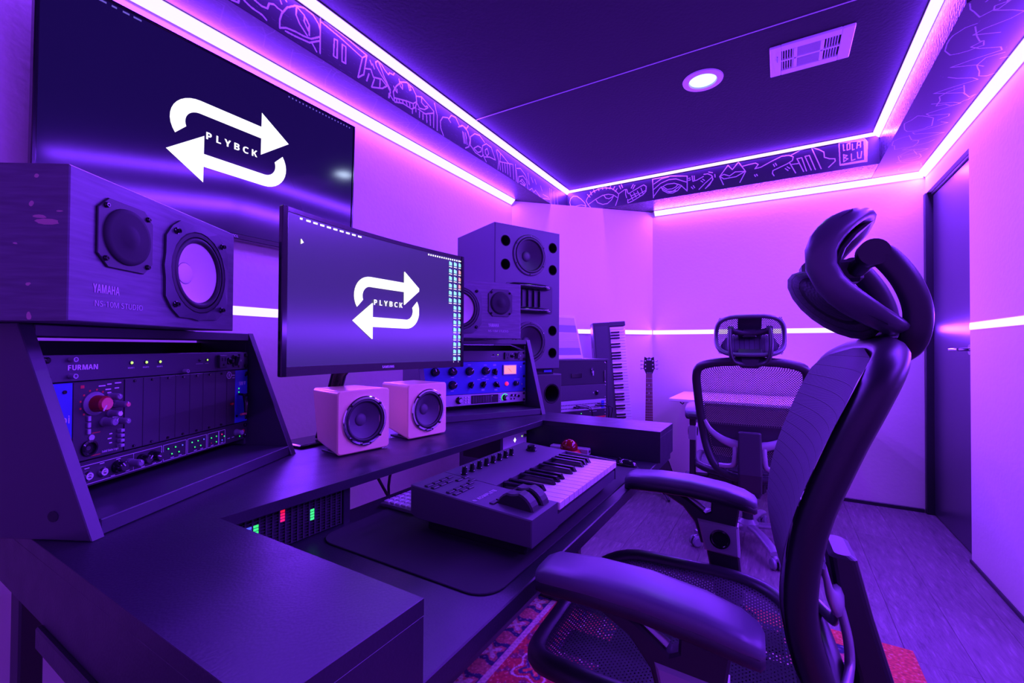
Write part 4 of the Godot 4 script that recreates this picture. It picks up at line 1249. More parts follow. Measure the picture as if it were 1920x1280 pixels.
func speakers() -> void:
	var a := deg_to_rad(33.0)
	var u := Vector3(-sin(a), 0, -cos(a))
	ns_speaker(Transform3D(Basis(u, Vector3.UP, u.cross(Vector3.UP)), Vector3(-0.832, 1.0825, -0.207)), "scuffed black speaker with white cone lying above the red knob", false)
	a = deg_to_rad(-29.0)
	u = Vector3(-sin(a), 0, -cos(a))
	ns_speaker(Transform3D(Basis(u, Vector3.UP, u.cross(Vector3.UP)), Vector3(-0.876, 1.0825, -1.523) - u * 0.382), "black speaker with white cone lying above the blue compressor", true)
	main_speaker()
	var c := Vector3(0.134, 0, -0.991)
	for k in 2:
		mix_cube(Transform3D(Basis(c, Vector3.UP, c.cross(Vector3.UP)), Vector3([-0.964, -0.960][k], YS + 0.003, [-0.744, -0.990][k])), ["small glossy cream cube speaker beside the near rack bay", "small glossy cream cube speaker beside the blue compressor"][k], k == 0)
	# cabinet with a round port that carries the tall speaker
	var b := Basis(Vector3.UP, atan2(0.905, 0.425))
	var s := thing("subwoofer", "dark speaker cabinet with large round port under the tall speaker", "subwoofer", Transform3D(b, Vector3(-1.205, 0, -1.858)))
	mk(s, "cabinet", hollow_box(0.423, 0.905, 0.40, 0.006, [[0.352, 0.800, 0.046, 0.14]]), "sub_paint")
	mk(s, "port_liner", lathem([Vector2(0.054, 0), Vector2(0.052, 0.003), Vector2(0.046, 0.0), Vector2(0.0445, -0.12), Vector2(0, -0.12)], Vector3(0.352, 0.800, 0), Vector3.BACK, 32), "deep_black")
	var p := thing("isolation_pad", "dark pad with blue tab between the speaker and the cabinet", "pad", Transform3D(b, Vector3(-1.205, 0.905, -1.858)))
	mk(p, "foam", boxm(Vector3(0.21, 0.0145, -0.20), Vector3(0.36, 0.029, 0.34), 0.003), "black_matte")
	mk(p, "blue_tab", boxm(Vector3(0.345, 0.016, -0.028), Vector3(0.055, 0.014, 0.006), 0.001), "blue_panel")
func arrow_shape(a: float) -> PackedVector2Array:
	# one of the two bent arrows of the loop sign, pointing right
	var p := PackedVector2Array()
	var c := Vector2(-0.54, 0.11)
	for k in 13:
		var t := deg_to_rad(lerpf(215, 90, k / 12.0))
		p.append((c + Vector2(cos(t), sin(t)) * 0.42) * a)
	for q in [Vector2(0.47, 0.53), Vector2(0.47, 0.79), Vector2(1.0, 0.42), Vector2(0.47, 0.02), Vector2(0.47, 0.32)]:
		p.append(q * a)
	for k in 13:
		var t := deg_to_rad(lerpf(90, 203, k / 12.0))
		p.append((c + Vector2(cos(t), sin(t)) * 0.21) * a)
	return p

func loop_sign(parent: Node3D, a: float, u: float, v: float, z0: float, z1: float) -> void:
	for k in 2:
		var b := MB.new(Transform3D(Basis(Vector3.BACK, PI * k), Vector3(u, v, 0)))
		b.prism(arrow_shape(a), z0, z1)
		mk(parent, "arrow", b, "screen_white")
	var s := "PLYBCK"
	for k in 6:
		txt(parent, "letter", s[k], a * 0.115, "screen_white", at(u - a * 0.03 + (k - 2.5) * a * 0.150, v, z1), 1.1, 600)

func screens() -> void:
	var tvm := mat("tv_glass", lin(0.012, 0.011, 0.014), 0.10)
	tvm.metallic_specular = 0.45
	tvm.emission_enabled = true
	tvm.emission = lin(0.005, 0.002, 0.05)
	var mon := mat("monitor_glass", lin(0.02, 0.019, 0.024), 0.20)
	mon.emission_enabled = true
	mon.emission = lin(0.016, 0.013, 0.07)
	# wall television, tipped forward
	var tv := thing("television", "large wall television showing a white loop of two arrows", "television", Transform3D(Basis(Vector3.UP, PI / 2) * Basis(Vector3.RIGHT, deg_to_rad(1.4)), Vector3(-1.714, 1.758, -0.868)))
	var w := 1.04
	var h := 0.632
	var fr := MB.new()
	fr.box(Vector3(0, h / 2 - 0.005, 0), Vector3(w, 0.010, 0.03), 0.002)
	fr.box(Vector3(0, -h / 2 + 0.010, 0), Vector3(w, 0.020, 0.03), 0.002)
	fr.box(Vector3(-w / 2 + 0.005, 0.005, 0), Vector3(0.010, h - 0.03, 0.03), 0.002)
	fr.box(Vector3(w / 2 - 0.005, 0.005, 0), Vector3(0.010, h - 0.03, 0.03), 0.002)
	mk(tv, "bezel", fr, "black_gloss")
	mk(tv, "back_shell", boxm(Vector3(0, -0.03, -0.028), Vector3(w * 0.92, h * 0.8, 0.03), 0.006), "black")
	var sc := mk(tv, "screen", boxm(Vector3(0, 0.005, 0.001), Vector3(w - 0.018, h - 0.028, 0.020)), "tv_glass")
	txt(tv, "lettering", "TCL", 0.0085, "print_white", at(0.0, -h / 2 + 0.010, 0.0155), 1.1, 800)
	mk(tv, "wall_bracket", boxm(Vector3(0, 0.0, -0.058), Vector3(0.30, 0.22, 0.03), 0.002), "black")
	loop_sign(sc, 0.208, -0.01, 0.020, 0.0112, 0.0122)
	var mb := MB.new()
	for k in 6: mb.box(Vector3(-0.44 + k * 0.028, h / 2 - 0.018, 0.0113), Vector3(0.012 + 0.004 * (k % 3), 0.005, 0.0006))
	for k in 20: mb.box(Vector3(0.195 + k * 0.0155, h / 2 - 0.018, 0.0113), Vector3(0.005, 0.005, 0.0006))
	mk(sc, "menu_row", mb, "menu_white").set_meta("kind", "stuff")
	# curved desk monitor
	var o := thing("curved_monitor", "curved desk monitor with file icons and a white loop of arrows", "monitor", Transform3D(Basis(Vector3.UP, PI / 2), Vector3(-0.905, 1.1665, -0.870)))
	w = 0.628
	h = 0.366
	var zc := func(u: float) -> float: return -0.027 * (1.0 - pow(u / (w / 2), 2.0))
	var bez := MB.new()
	var shell := MB.new()
	var n := 24
	for k in n:
		var u0 := -w / 2 + w * k / n
		var u1 := -w / 2 + w * (k + 1) / n
		var z0: float = zc.call(u0)
		var z1: float = zc.call(u1)
		for s in [[h / 2 - 0.010, h / 2], [-h / 2, -h / 2 + 0.021]]:
			var a := Vector3(u0, s[0], z0 + 0.004)
			var b := Vector3(u1, s[0], z1 + 0.004)
			var c := Vector3(u1, s[1], z1 + 0.004)
			var d := Vector3(u0, s[1], z0 + 0.004)
			var bk := Vector3(0, 0, -0.012)
			bez.quad(a, b, c, d)
			bez.quad(d, c, c + bk, d + bk)
			bez.quad(a + bk, b + bk, b, a)
		var yb := -h / 2
		var yt := h / 2
		var e0 := z0 - 0.008
		var e1 := z1 - 0.008
		var f0 := e0 - 0.030 * (1.0 - pow(u0 / (w / 2), 6.0))
		var f1 := e1 - 0.030 * (1.0 - pow(u1 / (w / 2), 6.0))
		shell.quad(Vector3(u1, yb + 0.02, f1), Vector3(u0, yb + 0.02, f0), Vector3(u0, yt - 0.02, f0), Vector3(u1, yt - 0.02, f1))
		shell.quad(Vector3(u0, yt - 0.02, f0), Vector3(u0, yt, e0), Vector3(u1, yt, e1), Vector3(u1, yt - 0.02, f1))
		shell.quad(Vector3(u0, yb + 0.02, f0), Vector3(u1, yb + 0.02, f1), Vector3(u1, yb, e1), Vector3(u0, yb, e0))
	for sg in [-1, 1]:
		bez.box(Vector3(sg * (w / 2 - 0.004), 0, -0.002), Vector3(0.014, h, 0.014), 0.002)
	mk(o, "bezel", bez, "black_gloss")
	mk(o, "back_shell", shell, "black")
	var scm := MB.new()
	scm.patch(func(u: float, v: float) -> Vector3:
		var x := (u - 0.5) * (w - 0.018)
		return Vector3(x, -h / 2 + 0.020 + v * (h - 0.029), zc.call(x) + 0.002), 24, 1)
	var ms := mk(o, "screen", scm, "monitor_glass")
	txt(o, "lettering", "SAMSUNG", 0.0065, "print_white", at(0.010, -h / 2 + 0.0105, -0.0226), 1.0, 800)
	loop_sign(ms, 0.124, 0.010, 0.001, -0.0275, -0.0205)
	var rows := MB.new()
	for k in 10: rows.box(Vector3(-0.268 + k * 0.0195, 0.166, zc.call(-0.268 + k * 0.0195) + 0.0025), Vector3(0.006 if k == 0 else 0.011, 0.004, 0.0012))
	for k in 15: rows.box(Vector3(0.165 + k * 0.0092, 0.166, zc.call(0.165 + k * 0.0092) + 0.003), Vector3(0.0045, 0.0045, 0.0012))
	rows.box(Vector3(0.3, 0.166, zc.call(0.30) + 0.003), Vector3(0.012, 0.003, 0.0014))
	mk(ms, "menu_row", rows, "screen_white").set_meta("kind", "stuff")
	var cur := MB.new()
	cur.prism(PackedVector2Array([Vector2(-0.268, 0.110), Vector2(-0.262, 0.114), Vector2(-0.268, 0.121)]), -0.006, -0.003)
	mk(ms, "cursor", cur, "screen_white")
	for r in 14:
		for c in 3:
			if c == 0 and r > 5: continue
			var u := 0.258 + c * 0.0205
			var v := 0.152 - r * 0.0237
			var z: float = zc.call(u) + 0.0028
			var ic := MB.new()
			ic.box(Vector3(u, v, z), Vector3(0.0135, 0.0105, 0.0010))
			ic.box(Vector3(u - 0.003, v + 0.006, z), Vector3(0.006, 0.002, 0.0010))
			var i := mk(ms, "file_icon", ic, "file_amber" if c == 2 and r in [1, 2, 3] else "folder_blue")
			mk(i, "icon_name", boxm(Vector3(u, v - 0.0095, z), Vector3(0.014, 0.0022, 0.0010)), "screen_white")
	var st := MB.new()
	st.tube([Vector3(0.0, -0.02, -0.055), Vector3(-0.002, -0.10, -0.105), Vector3(-0.010, -0.20, -0.205), Vector3(-0.018, -0.388, -0.266)], [0.03, 0.028, 0.026, 0.024], 12, false, 0.5, Vector3(0, 0, 1))
	mk(o, "stand_neck", st, "black_gloss")
	mk(o, "stand_base", boxm(Vector3(-0.018, -0.395, -0.272), Vector3(0.20, 0.010, 0.10), 0.003), "black_gloss")

func tray_things() -> void:
	var ty := 0.6602
	# desk mat
	var m := MB.new(Transform3D(Basis(Vector3(1, 0, 0), Vector3(0, 0, -1), Vector3(0, 1, 0)), Vector3(-0.592, ty, -1.02)))
	m.prism(rrect(0.42, 0.90, 0.045, 6), 0.0, 0.003, 0.001)
	tag(mk(self, "desk_mat", m, "mat_fabric"), "dark desk mat with rounded corners under the keyboard controller", "desk mat")
	# keyboard controller
	var k := thing("midi_keyboard", "small keyboard controller with knobs and two wheels on the desk mat", "keyboard", Transform3D(Basis(Vector3.UP, PI / 2 + 0.012), Vector3(-0.378, ty + 0.003, -0.700)))
	var w := 0.497
	var d := 0.288
	var bd := MB.new()
	# wedge: low front, higher back, key bed cut out at the right front
	var side_a := [Vector2(0, 0.028), Vector2(0, 0.078), Vector2(-d, 0.096), Vector2(-d, 0.036), Vector2(-d + 0.02, 0.028)]
	bd.xf = Transform3D(Basis(Vector3(0, 0, 1), Vector3(0, 1, 0), Vector3(-1, 0, 0)), Vector3(0.114, 0, 0))
	bd.prism(PackedVector2Array(side_a), 0.0, 0.114, 0.002)
	bd.xf = Transform3D(Basis(Vector3(0, 0, 1), Vector3(0, 1, 0), Vector3(-1, 0, 0)), Vector3(0.489, 0, 0))
	bd.prism(PackedVector2Array([Vector2(-0.002, 0.028), Vector2(-0.002, 0.052), Vector2(-0.146, 0.056), Vector2(-0.146, 0.0874), Vector2(-d, 0.096), Vector2(-d, 0.036), Vector2(-d + 0.02, 0.028)]), 0.0, 0.375)
	bd.xf = Transform3D(Basis(Vector3(0, 0, 1), Vector3(0, 1, 0), Vector3(-1, 0, 0)), Vector3(w, 0, 0))
	bd.prism(PackedVector2Array(side_a), 0.0, 0.0075, 0.001)
	mk(k, "body", bd, "controller_case")
	mk(k, "underside", boxm(Vector3(w / 2, 0.0145, -d / 2), Vector3(w - 0.05, 0.029, d - 0.05), 0.004), "deep_black")
	var tilt := Transform3D(Basis(Vector3.RIGHT, -PI / 2 + atan2(0.018, d)), Vector3(0, 0.0783, 0))
	# tilt frame: x right, y towards the back along the top, z up off it
	for j in 8:
		var kb := mk_at(k, "knob", lathem([Vector2(0.0075, 0), Vector2(0.0075, 0.003), Vector2(0.0065, 0.004), Vector2(0.006, 0.017), Vector2(0.0045, 0.018), Vector2(0, 0.018)], Vector3(), Vector3.BACK, 16), "black_gloss", tilt * at(0.128 + j * 0.0305, 0.243, 0))
		mk(kb, "pointer", boxm(Vector3(0, 0.003, 0.0182), Vector3(0.001, 0.005, 0.0006)), "print_white")
	mk_at(k, "encoder", lathem([Vector2(0.0155, 0), Vector2(0.0155, 0.003), Vector2(0.013, 0.004), Vector2(0.012, 0.013), Vector2(0.010, 0.0145), Vector2(0, 0.0145)], Vector3(), Vector3.BACK, 24), "black_gloss", tilt * at(0.425, 0.225, 0))
	var bt := boxm(Vector3(), Vector3(0.019, 0.010, 0.003), 0.001).done()
	for q in [[0.020, 0.255], [0.043, 0.255], [0.066, 0.255], [0.089, 0.255], [0.020, 0.238], [0.043, 0.238], [0.066, 0.238], [0.020, 0.198], [0.043, 0.198], [0.066, 0.198], [0.089, 0.198], [0.020, 0.182], [0.043, 0.182], [0.066, 0.182], [0.089, 0.228], [0.112, 0.228], [0.105, 0.205], [0.028, 0.098], [0.052, 0.098]]:
		mk_at(k, "button", bt, "black", tilt * at(q[0], q[1], 0.001))
	txt(k, "lettering", "KOMPLETE", 0.0092, "print_pale", tilt * at(0.055, 0.132, 0.0003), 1.0, 800)
	mk_at(k, "emblem", lathem([Vector2(0.0048, 0), Vector2(0.0048, 0.0006), Vector2(0, 0.0006)], Vector3(), Vector3.BACK, 16), "print_grey", tilt * at(0.012, 0.132, 0))
	for x in [0.030, 0.072]:
		var wh := MB.new()
		var prof := []
		for j in 15:
			var t := PI * j / 14.0
			var rr := 0.040 if absf(t - PI * 0.45) > 0.22 else 0.036
			prof.append(Vector2(-0.055 - cos(t) * rr * 1.05, 0.070 + sin(t) * rr))
		var poly := PackedVector2Array(prof)
		wh.xf = Transform3D(Basis(Vector3(0, 0, 1), Vector3(0, 1, 0), Vector3(-1, 0, 0)), Vector3(x + 0.032, 0, 0))
		wh.prism(poly, 0.0, 0.030, 0.003)
		mk(k, "wheel", wh, "rubber")
	var ww := 0.3735 / 15.0
	var wk := boxm(Vector3(0, 0.069, -0.0705), Vector3(ww - 0.0009, 0.016, 0.147), 0.0012).done()
	var bk := one(func(q: MB) -> void:
		q.xf = Transform3D(Basis(Vector3(0, 0, 1), Vector3(0, 1, 0), Vector3(-1, 0, 0)), Vector3(0.0055, 0, 0))
		q.prism(PackedVector2Array([Vector2(-0.052, 0.0765), Vector2(-0.060, 0.0885), Vector2(-0.143, 0.0905), Vector2(-0.143, 0.0765)]), 0.0, 0.011, 0.0012)).done()
	for j in 15:
		mk_at(k, "white_key", wk, "ivory", at(0.1150 + (j + 0.5) * ww, 0, 0))
		if j < 14 and not (j % 7) in [2, 6]:
			mk_at(k, "black_key", bk, "black_gloss", at(0.1150 + (j + 1) * ww, 0, 0))
	# low computer keyboard behind it
	var ck := thing("computer_keyboard", "thin silver computer keyboard tucked behind the keyboard controller", "keyboard", Transform3D(Basis(Vector3.UP, PI / 2), Vector3(-0.715, ty + 0.0032, -0.765)))
	mk(ck, "base", boxm(Vector3(0.14, 0.004, -0.0575), Vector3(0.28, 0.008, 0.115), 0.0015), "silver")
	var ky := boxm(Vector3(0, 0.010, 0), Vector3(0.0155, 0.004, 0.0155), 0.001).done()
	for r in 6:
		for c in 14:
			mk_at(ck, "key", ky, "white_plastic", at(0.016 + c * 0.019, 0, -0.0105 - r * 0.0186))
	# small interface standing at the back, hub, mouse, red trinket
	var b := thing("desktop_interface", "small silver box with a lit diamond mark below the shelf", "audio interface", Transform3D(Basis(Vector3.UP, PI / 2), Vector3(-0.852, ty, -1.328)))
	mk(b, "case", boxm(Vector3(0.105, 0.034, -0.012), Vector3(0.21, 0.062, 0.02), 0.002), "metal_paint")
	mk(b, "foot", boxm(Vector3(0.105, 0.0015, -0.012), Vector3(0.19, 0.003, 0.016)), "rubber")
	var dm := MB.new(Transform3D(Basis(Vector3.BACK, PI / 4), Vector3(0.118, 0.040, -0.002)))
	dm.box(Vector3(), Vector3(0.013, 0.013, 0.0012))
	mk(b, "diamond_mark", dm, "screen_white")
	mk(b, "indicator", lathem([Vector2(0.003, 0), Vector2(0.002, 0.002), Vector2(0, 0.0025)], Vector3(0.172, 0.046, -0.002), Vector3.BACK, 10), "led_lime")
	mk(b, "knob", lathem([Vector2(0.006, 0), Vector2(0.0055, 0.012), Vector2(0, 0.0125)], Vector3(0.192, 0.046, -0.002), Vector3.BACK, 12), "black_gloss")
	var hb := thing("usb_hub", "narrow silver hub lying at the foot of the far wing", "hub", at(-0.665, ty, -1.528, 0.04))
	mk(hb, "case", boxm(Vector3(0, 0.012, 0), Vector3(0.15, 0.024, 0.030), 0.003), "metal_paint")
	mk(hb, "port", boxm(Vector3(0.0752, 0.013, 0), Vector3(0.001, 0.008, 0.013)), "deep_black")
	mk(hb, "port", boxm(Vector3(0.04, 0.013, 0.0152), Vector3(0.012, 0.006, 0.001)), "deep_black")
	var rt := thing("trackball", "glossy red ball in a dark holder by the silver hub", "trackball", at(-0.640, ty, -1.462))
	mk(rt, "holder", lathem([Vector2(0.042, 0), Vector2(0.046, 0.012), Vector2(0.036, 0.026), Vector2(0.030, 0.028), Vector2(0.026, 0.018), Vector2(0, 0.014)], Vector3(), Vector3.UP, 28), "red_metal")
	var bp := []
	for j in 13: bp.append(Vector2(0.031 * cos(-PI / 2 + PI * j / 12.0), 0.034 + 0.031 * sin(-PI / 2 + PI * j / 12.0)))
	mk(rt, "ball", lathem(bp, Vector3(), Vector3.UP, 28, true), "red_glass")
	var ms := MB.new(at(-0.432, ty, -1.452).scaled_local(Vector3(0.8, 0.75, 0.75)))
	var rg := []
	for j in 9:
		var t := -1.0 + 2.0 * j / 8
		var e := sqrt(1.0 - t * t * 0.98)
		var r := []
		for q in 14:
			var a := TAU * q / 14
			r.append(Vector3(t * 0.05, maxf(sin(a), 0.0) * 0.032 * e + 0.001, -cos(a) * 0.030 * e))
		rg.append(r)
	ms.loft(rg)
	var mo := thing("mouse", "small dark mouse on the desk beyond the white keys", "mouse")
	mk(mo, "shell", ms, "black_gloss")
	mk(mo, "scroll_wheel", cylm(Vector3(-0.455, ty + 0.020, -1.454), Vector3(-0.455, ty + 0.020, -1.450), 0.006, 0.006, 12), "rubber")

func corner_things() -> void:
	# equipment rack beside the tall speaker
	var u := Vector3(0.457, 0, -0.889)
	var b := Basis(u, Vector3.UP, u.cross(Vector3.UP))
	var W := 0.505
	var o := Vector3(-0.970, 0, -2.860) - u * W
	var T := Transform3D(b, o)
	var r := thing("equipment_rack", "low black equipment rack cabinet behind the far desk wing", "rack", T)
	var H := 0.976
	var c := MB.new()
	c.box(Vector3(0.008, H / 2, -0.19), Vector3(0.016, H, 0.38), 0.002)
	c.box(Vector3(W - 0.008, H / 2, -0.19), Vector3(0.016, H, 0.38), 0.002)
	c.box(Vector3(W / 2, H - 0.007, -0.19), Vector3(W - 0.032, 0.014, 0.38), 0.002)
	c.box(Vector3(W / 2, 0.02, -0.19), Vector3(W - 0.032, 0.04, 0.38), 0.002)
	c.box(Vector3(W / 2, H / 2, -0.375), Vector3(W - 0.032, H - 0.02, 0.01))
	mk(r, "cabinet", c, "black")
	for x in [0.021, W - 0.021]:
		var rl := mk(r, "rail", boxm(Vector3(x, 0.50, -0.006), Vector3(0.010, 0.90, 0.006)), "rack_steel")
	var U := func(nm: String, label: String, cat: String, y: float, h: float, m: String) -> Node3D:
		var t := thing(nm, label, cat, T * Transform3D(Basis(), Vector3(0.0262, y, 0)))
		mk(t, "faceplate", boxm(Vector3(0.2263, h / 2, 0.001), Vector3(0.4526, h - 0.001, 0.006), 0.001), m)
		mk(t, "chassis", boxm(Vector3(0.2263, h / 2, -0.12), Vector3(0.42, h - 0.006, 0.235)), "black_matte")
		for yy in [0.010, h - 0.010]:
			mk(t, "rack_screw", lathem([Vector2(0.005, 0.003), Vector2(0.005, 0.0055), Vector2(0, 0.0065)], Vector3(0.444, yy, 0), Vector3.BACK, 10), "chrome")
		return t
	var t: Node3D = U.call("storage_unit", "black lockable rack drawer with keys hanging in the lock", "drawer unit", 0.815, 0.147, "black_matte")
	mk(t, "handle", boxm(Vector3(0.20, 0.058, 0.006), Vector3(0.085, 0.026, 0.004), 0.001), "black_gloss")
	mk(t, "lock", cylm(Vector3(0.325, 0.098, 0.003), Vector3(0.325, 0.098, 0.010), 0.008), "chrome")
	mk(t, "key", boxm(Vector3(0.325, 0.082, 0.012), Vector3(0.010, 0.026, 0.002), 0.0005), "chrome")
	mk(t, "key", boxm(Vector3(0.331, 0.070, 0.014), Vector3(0.009, 0.030, 0.002), 0.0005), "silver")
	mk(t, "catch", boxm(Vector3(0.436, 0.05, 0.008), Vector3(0.005, 0.07, 0.008), 0.001), "chrome")
	t = U.call("rack_shelf_unit", "plain dark rack unit with one switch under the drawer", "rack unit", 0.717, 0.097, "rack_blank")
	mk(t, "switch", boxm(Vector3(0.368, 0.040, 0.009), Vector3(0.016, 0.026, 0.012), 0.002), "black_gloss")
	mk(t, "indicator", cylm(Vector3(0.340, 0.042, 0.003), Vector3(0.340, 0.042, 0.006), 0.005), "silver")
	t = U.call("patchbay", "pale patchbay with looping black patch cables in the low rack", "patchbay", 0.650, 0.066, "silver_paint")
	var jk := lathem([Vector2(0.0035, 0.004), Vector2(0.0035, 0.0052), Vector2(0, 0.0052)], Vector3(), Vector3.BACK, 8).done()
	for rr in 2:
		for cc in 32:
			mk_at(t, "jack_hole", jk, "deep_black", at(0.022 + cc * 0.0125, 0.018 + rr * 0.022, 0))
	mk(t, "blue_label", boxm(Vector3(0.422, 0.030, 0.0035), Vector3(0.026, 0.05, 0.003)), "blue_panel")
	for q in [[0.18, 0.28, 0.035], [0.20, 0.30, 0.02], [0.19, 0.26, 0.05], [0.36, 0.42, 0.03], [0.38, 0.44, 0.01], [0.39, 0.43, 0.045]]:
		var pc := thing("patch_cable", "thin black patch cable looping out of the patchbay", "cable", T * Transform3D(Basis(), Vector3(0.0262, 0.650, 0)), "patch cables")
		mk(pc, "plug", cylm(Vector3(q[0], 0.04 - q[2] * 0.4, 0.004), Vector3(q[0], 0.04 - q[2] * 0.4, 0.034), 0.004), "black")
		mk(pc, "cord", tubem(curve([Vector3(q[0], 0.04 - q[2] * 0.4, 0.03), Vector3(lerpf(q[0], q[1], 0.3), 0.045 - q[2] * 0.4, 0.055 + q[2]), Vector3(lerpf(q[0], q[1], 0.75), 0.0, 0.05 + q[2]), Vector3(q[1], -0.09, 0.035 + q[2] * 0.5), Vector3(q[1] - 0.01, -0.24, 0.02)]), 0.0026, 6), "cable")
	t = U.call("power_amp", "black vented rack unit with tiny light below the patchbay", "amplifier", 0.606, 0.043, "black_matte")
	var vt := MB.new()
	for q in 22: vt.box(Vector3(0.02 + q * 0.0085, 0.021, 0.0042), Vector3(0.003, 0.030, 0.001))
	mk(t, "vent_slots", vt, "deep_black")
	mk(t, "indicator", cylm(Vector3(0.24, 0.026, 0.004), Vector3(0.24, 0.026, 0.006), 0.003), "led_green")
	mk(t, "badge", boxm(Vector3(0.34, 0.034, 0.0045), Vector3(0.06, 0.004, 0.001)), "print_grey")
	t = U.call("red_unit", "bright red rack unit low in the equipment rack", "rack unit", 0.516, 0.089, "red_metal")
	mk(t, "emblem", lathem([Vector2(0.013, 0.004), Vector2(0.013, 0.005), Vector2(0, 0.005)], Vector3(0.33, 0.062, 0), Vector3.BACK, 20), "white_plastic")
	# leaning framed sheet on top of the rack
	var lb := thing("leaning_panel", "white framed sheet with grey bands leaning on the equipment rack", "framed sheet", T * Transform3D(Basis(Vector3.RIGHT, -0.16), Vector3(0.105, H + 0.002, -0.10)))
	var pw := 0.26
	var ph := 0.285
	var f := MB.new()
	f.prism(PackedVector2Array([Vector2(0, 0), Vector2(pw, 0), Vector2(pw - 0.035, ph), Vector2(0.035, ph)]), 0.0, 0.008, 0.001)
	mk(lb, "frame", f, "white_plastic")
	for q in 5:
		var y0 := 0.022 + q * 0.050
		var i0 := 0.035 * y0 / ph + 0.014
		var i1 := 0.035 * (y0 + 0.047) / ph + 0.014
		var bn := MB.new()
		bn.prism(PackedVector2Array([Vector2(i0, y0), Vector2(pw - i0, y0), Vector2(pw - i1, y0 + 0.047), Vector2(i1, y0 + 0.047)]), 0.0075, 0.0095)
		mk(lb, "band", bn, ["print_grey", "silver_paint", "silver_paint", "print_grey", "silver_paint"][q])
	# stage piano standing on its end against the corner wall
	var top := Vector3(-1.145, 1.25, -3.365)
	var foot := Vector3(-1.035, 0.003, -3.345)
	var Y := (top - foot).normalized()
	var X := Vector3(0.858, 0, -0.514)
	var Zv := X.cross(Y).normalized()
	X = Y.cross(Zv).normalized()
	var p := thing("stage_piano", "long black stage piano standing upright against the corner wall", "piano", Transform3D(Basis(X, Y, Zv), foot))
	var L := 1.25
	mk(p, "body", one(func(q: MB) -> void:
		q.box(Vector3(-0.06, L / 2, -0.045), Vector3(0.135, L, 0.11), 0.006)
		q.box(Vector3(0.062, L / 2, -0.062), Vector3(0.125, L, 0.072), 0.004)
		q.box(Vector3(0.065, L - 0.018, -0.035), Vector3(0.125, 0.036, 0.10), 0.004)
		q.box(Vector3(0.065, 0.018, -0.035), Vector3(0.125, 0.036, 0.10), 0.004)), "black")
	mk(p, "control_strip", boxm(Vector3(-0.062, L / 2, 0.0102), Vector3(0.10, L - 0.06, 0.002)), "rack_blank")
	var kw := (L - 0.076) / 52.0
	var wm := boxm(Vector3(0.066, 0, -0.012), Vector3(0.118, kw - 0.0024, 0.030), 0.001).done()
	var km := boxm(Vector3(0.042, 0, 0.008), Vector3(0.070, kw * 0.5, 0.016), 0.002).done()
	for q in 52:
		var y := L - 0.038 - (q + 0.5) * kw
		mk_at(p, "white_key", wm, "ivory", at(0, y, 0))
		if q < 51 and not (q % 7) in [0, 4]:
			mk_at(p, "black_key", km, "black_gloss", at(0, y - kw / 2, 0))
	mk(p, "lettering_strip", boxm(Vector3(-0.1280, L - 0.24, -0.045), Vector3(0.001, 0.09, 0.012)), "print_grey")
	# electric guitar on a stand
	var G := Transform3D(Basis(Vector3.UP, deg_to_rad(14.0)) * Basis(Vector3.RIGHT, deg_to_rad(-7.0)), Vector3(-0.803, 0.045, -3.255))
	var g := thing("electric_guitar", "dark electric guitar with red-brown fretboard standing in the corner", "guitar", G)
	var out := PackedVector2Array()
	for q in [Vector2(0, 0), Vector2(0.09, 0.008), Vector2(0.15, 0.05), Vector2(0.165, 0.12), Vector2(0.14, 0.19), Vector2(0.112, 0.24), Vector2(0.118, 0.30), Vector2(0.125, 0.345), Vector2(0.10, 0.365), Vector2(0.065, 0.345), Vector2(0.035, 0.335), Vector2(-0.03, 0.375), Vector2(-0.08, 0.385), Vector2(-0.12, 0.35), Vector2(-0.125, 0.29), Vector2(-0.115, 0.24), Vector2(-0.14, 0.19), Vector2(-0.165, 0.12), Vector2(-0.15, 0.05), Vector2(-0.09, 0.008)]:
		out.append(q)
	mk(g, "body", one(func(q: MB) -> void: q.prism(out, -0.045, 0.0, 0.006)), "black_gloss")
	mk(g, "neck", one(func(q: MB) -> void:
		q.loft([q.ring(Vector3(0, 0.33, -0.006), Vector3(0.028, 0, 0), Vector3(0, 0, -0.014), 12), q.ring(Vector3(0, 0.82, -0.006), Vector3(0.022, 0, 0), Vector3(0, 0, -0.012), 12)])), "fret_wood")
	var fb := mk(g, "fretboard", one(func(q: MB) -> void: q.prism(PackedVector2Array([Vector2(-0.028, 0.30), Vector2(0.028, 0.30), Vector2(0.022, 0.82), Vector2(-0.022, 0.82)]), 0.0, 0.006)), "fret_wood")
	var y := 0.82
	var sl := 0.625
	for q in 21:
		var dist := sl * (1.0 - pow(2.0, -(q + 1) / 12.0))
		mk(fb, "fret", boxm(Vector3(0, 0.82 - dist, 0.0065), Vector3(0.052, 0.0024, 0.002)), "silver")
		if (q + 1) in [3, 5, 7, 9, 12, 15]:
			mk(fb, "inlay", cylm(Vector3(0, 0.82 - dist + 0.013, 0.006), Vector3(0, 0.82 - dist + 0.013, 0.0066), 0.004), "ivory")
	var hd := mk(g, "headstock", one(func(q: MB) -> void: q.prism(PackedVector2Array([Vector2(-0.021, 0.815), Vector2(0.021, 0.815), Vector2(0.040, 0.86), Vector2(0.034, 0.945), Vector2(0.012, 0.935), Vector2(0.0, 0.942), Vector2(-0.012, 0.935), Vector2(-0.034, 0.945), Vector2(-0.040, 0.86)]), -0.012, 0.004, 0.001)), "black_gloss")
	txt(hd, "lettering", "Ltd", 0.014, "print_white", at(0.0, 0.925, 0.0045), 1.0, 600, true)
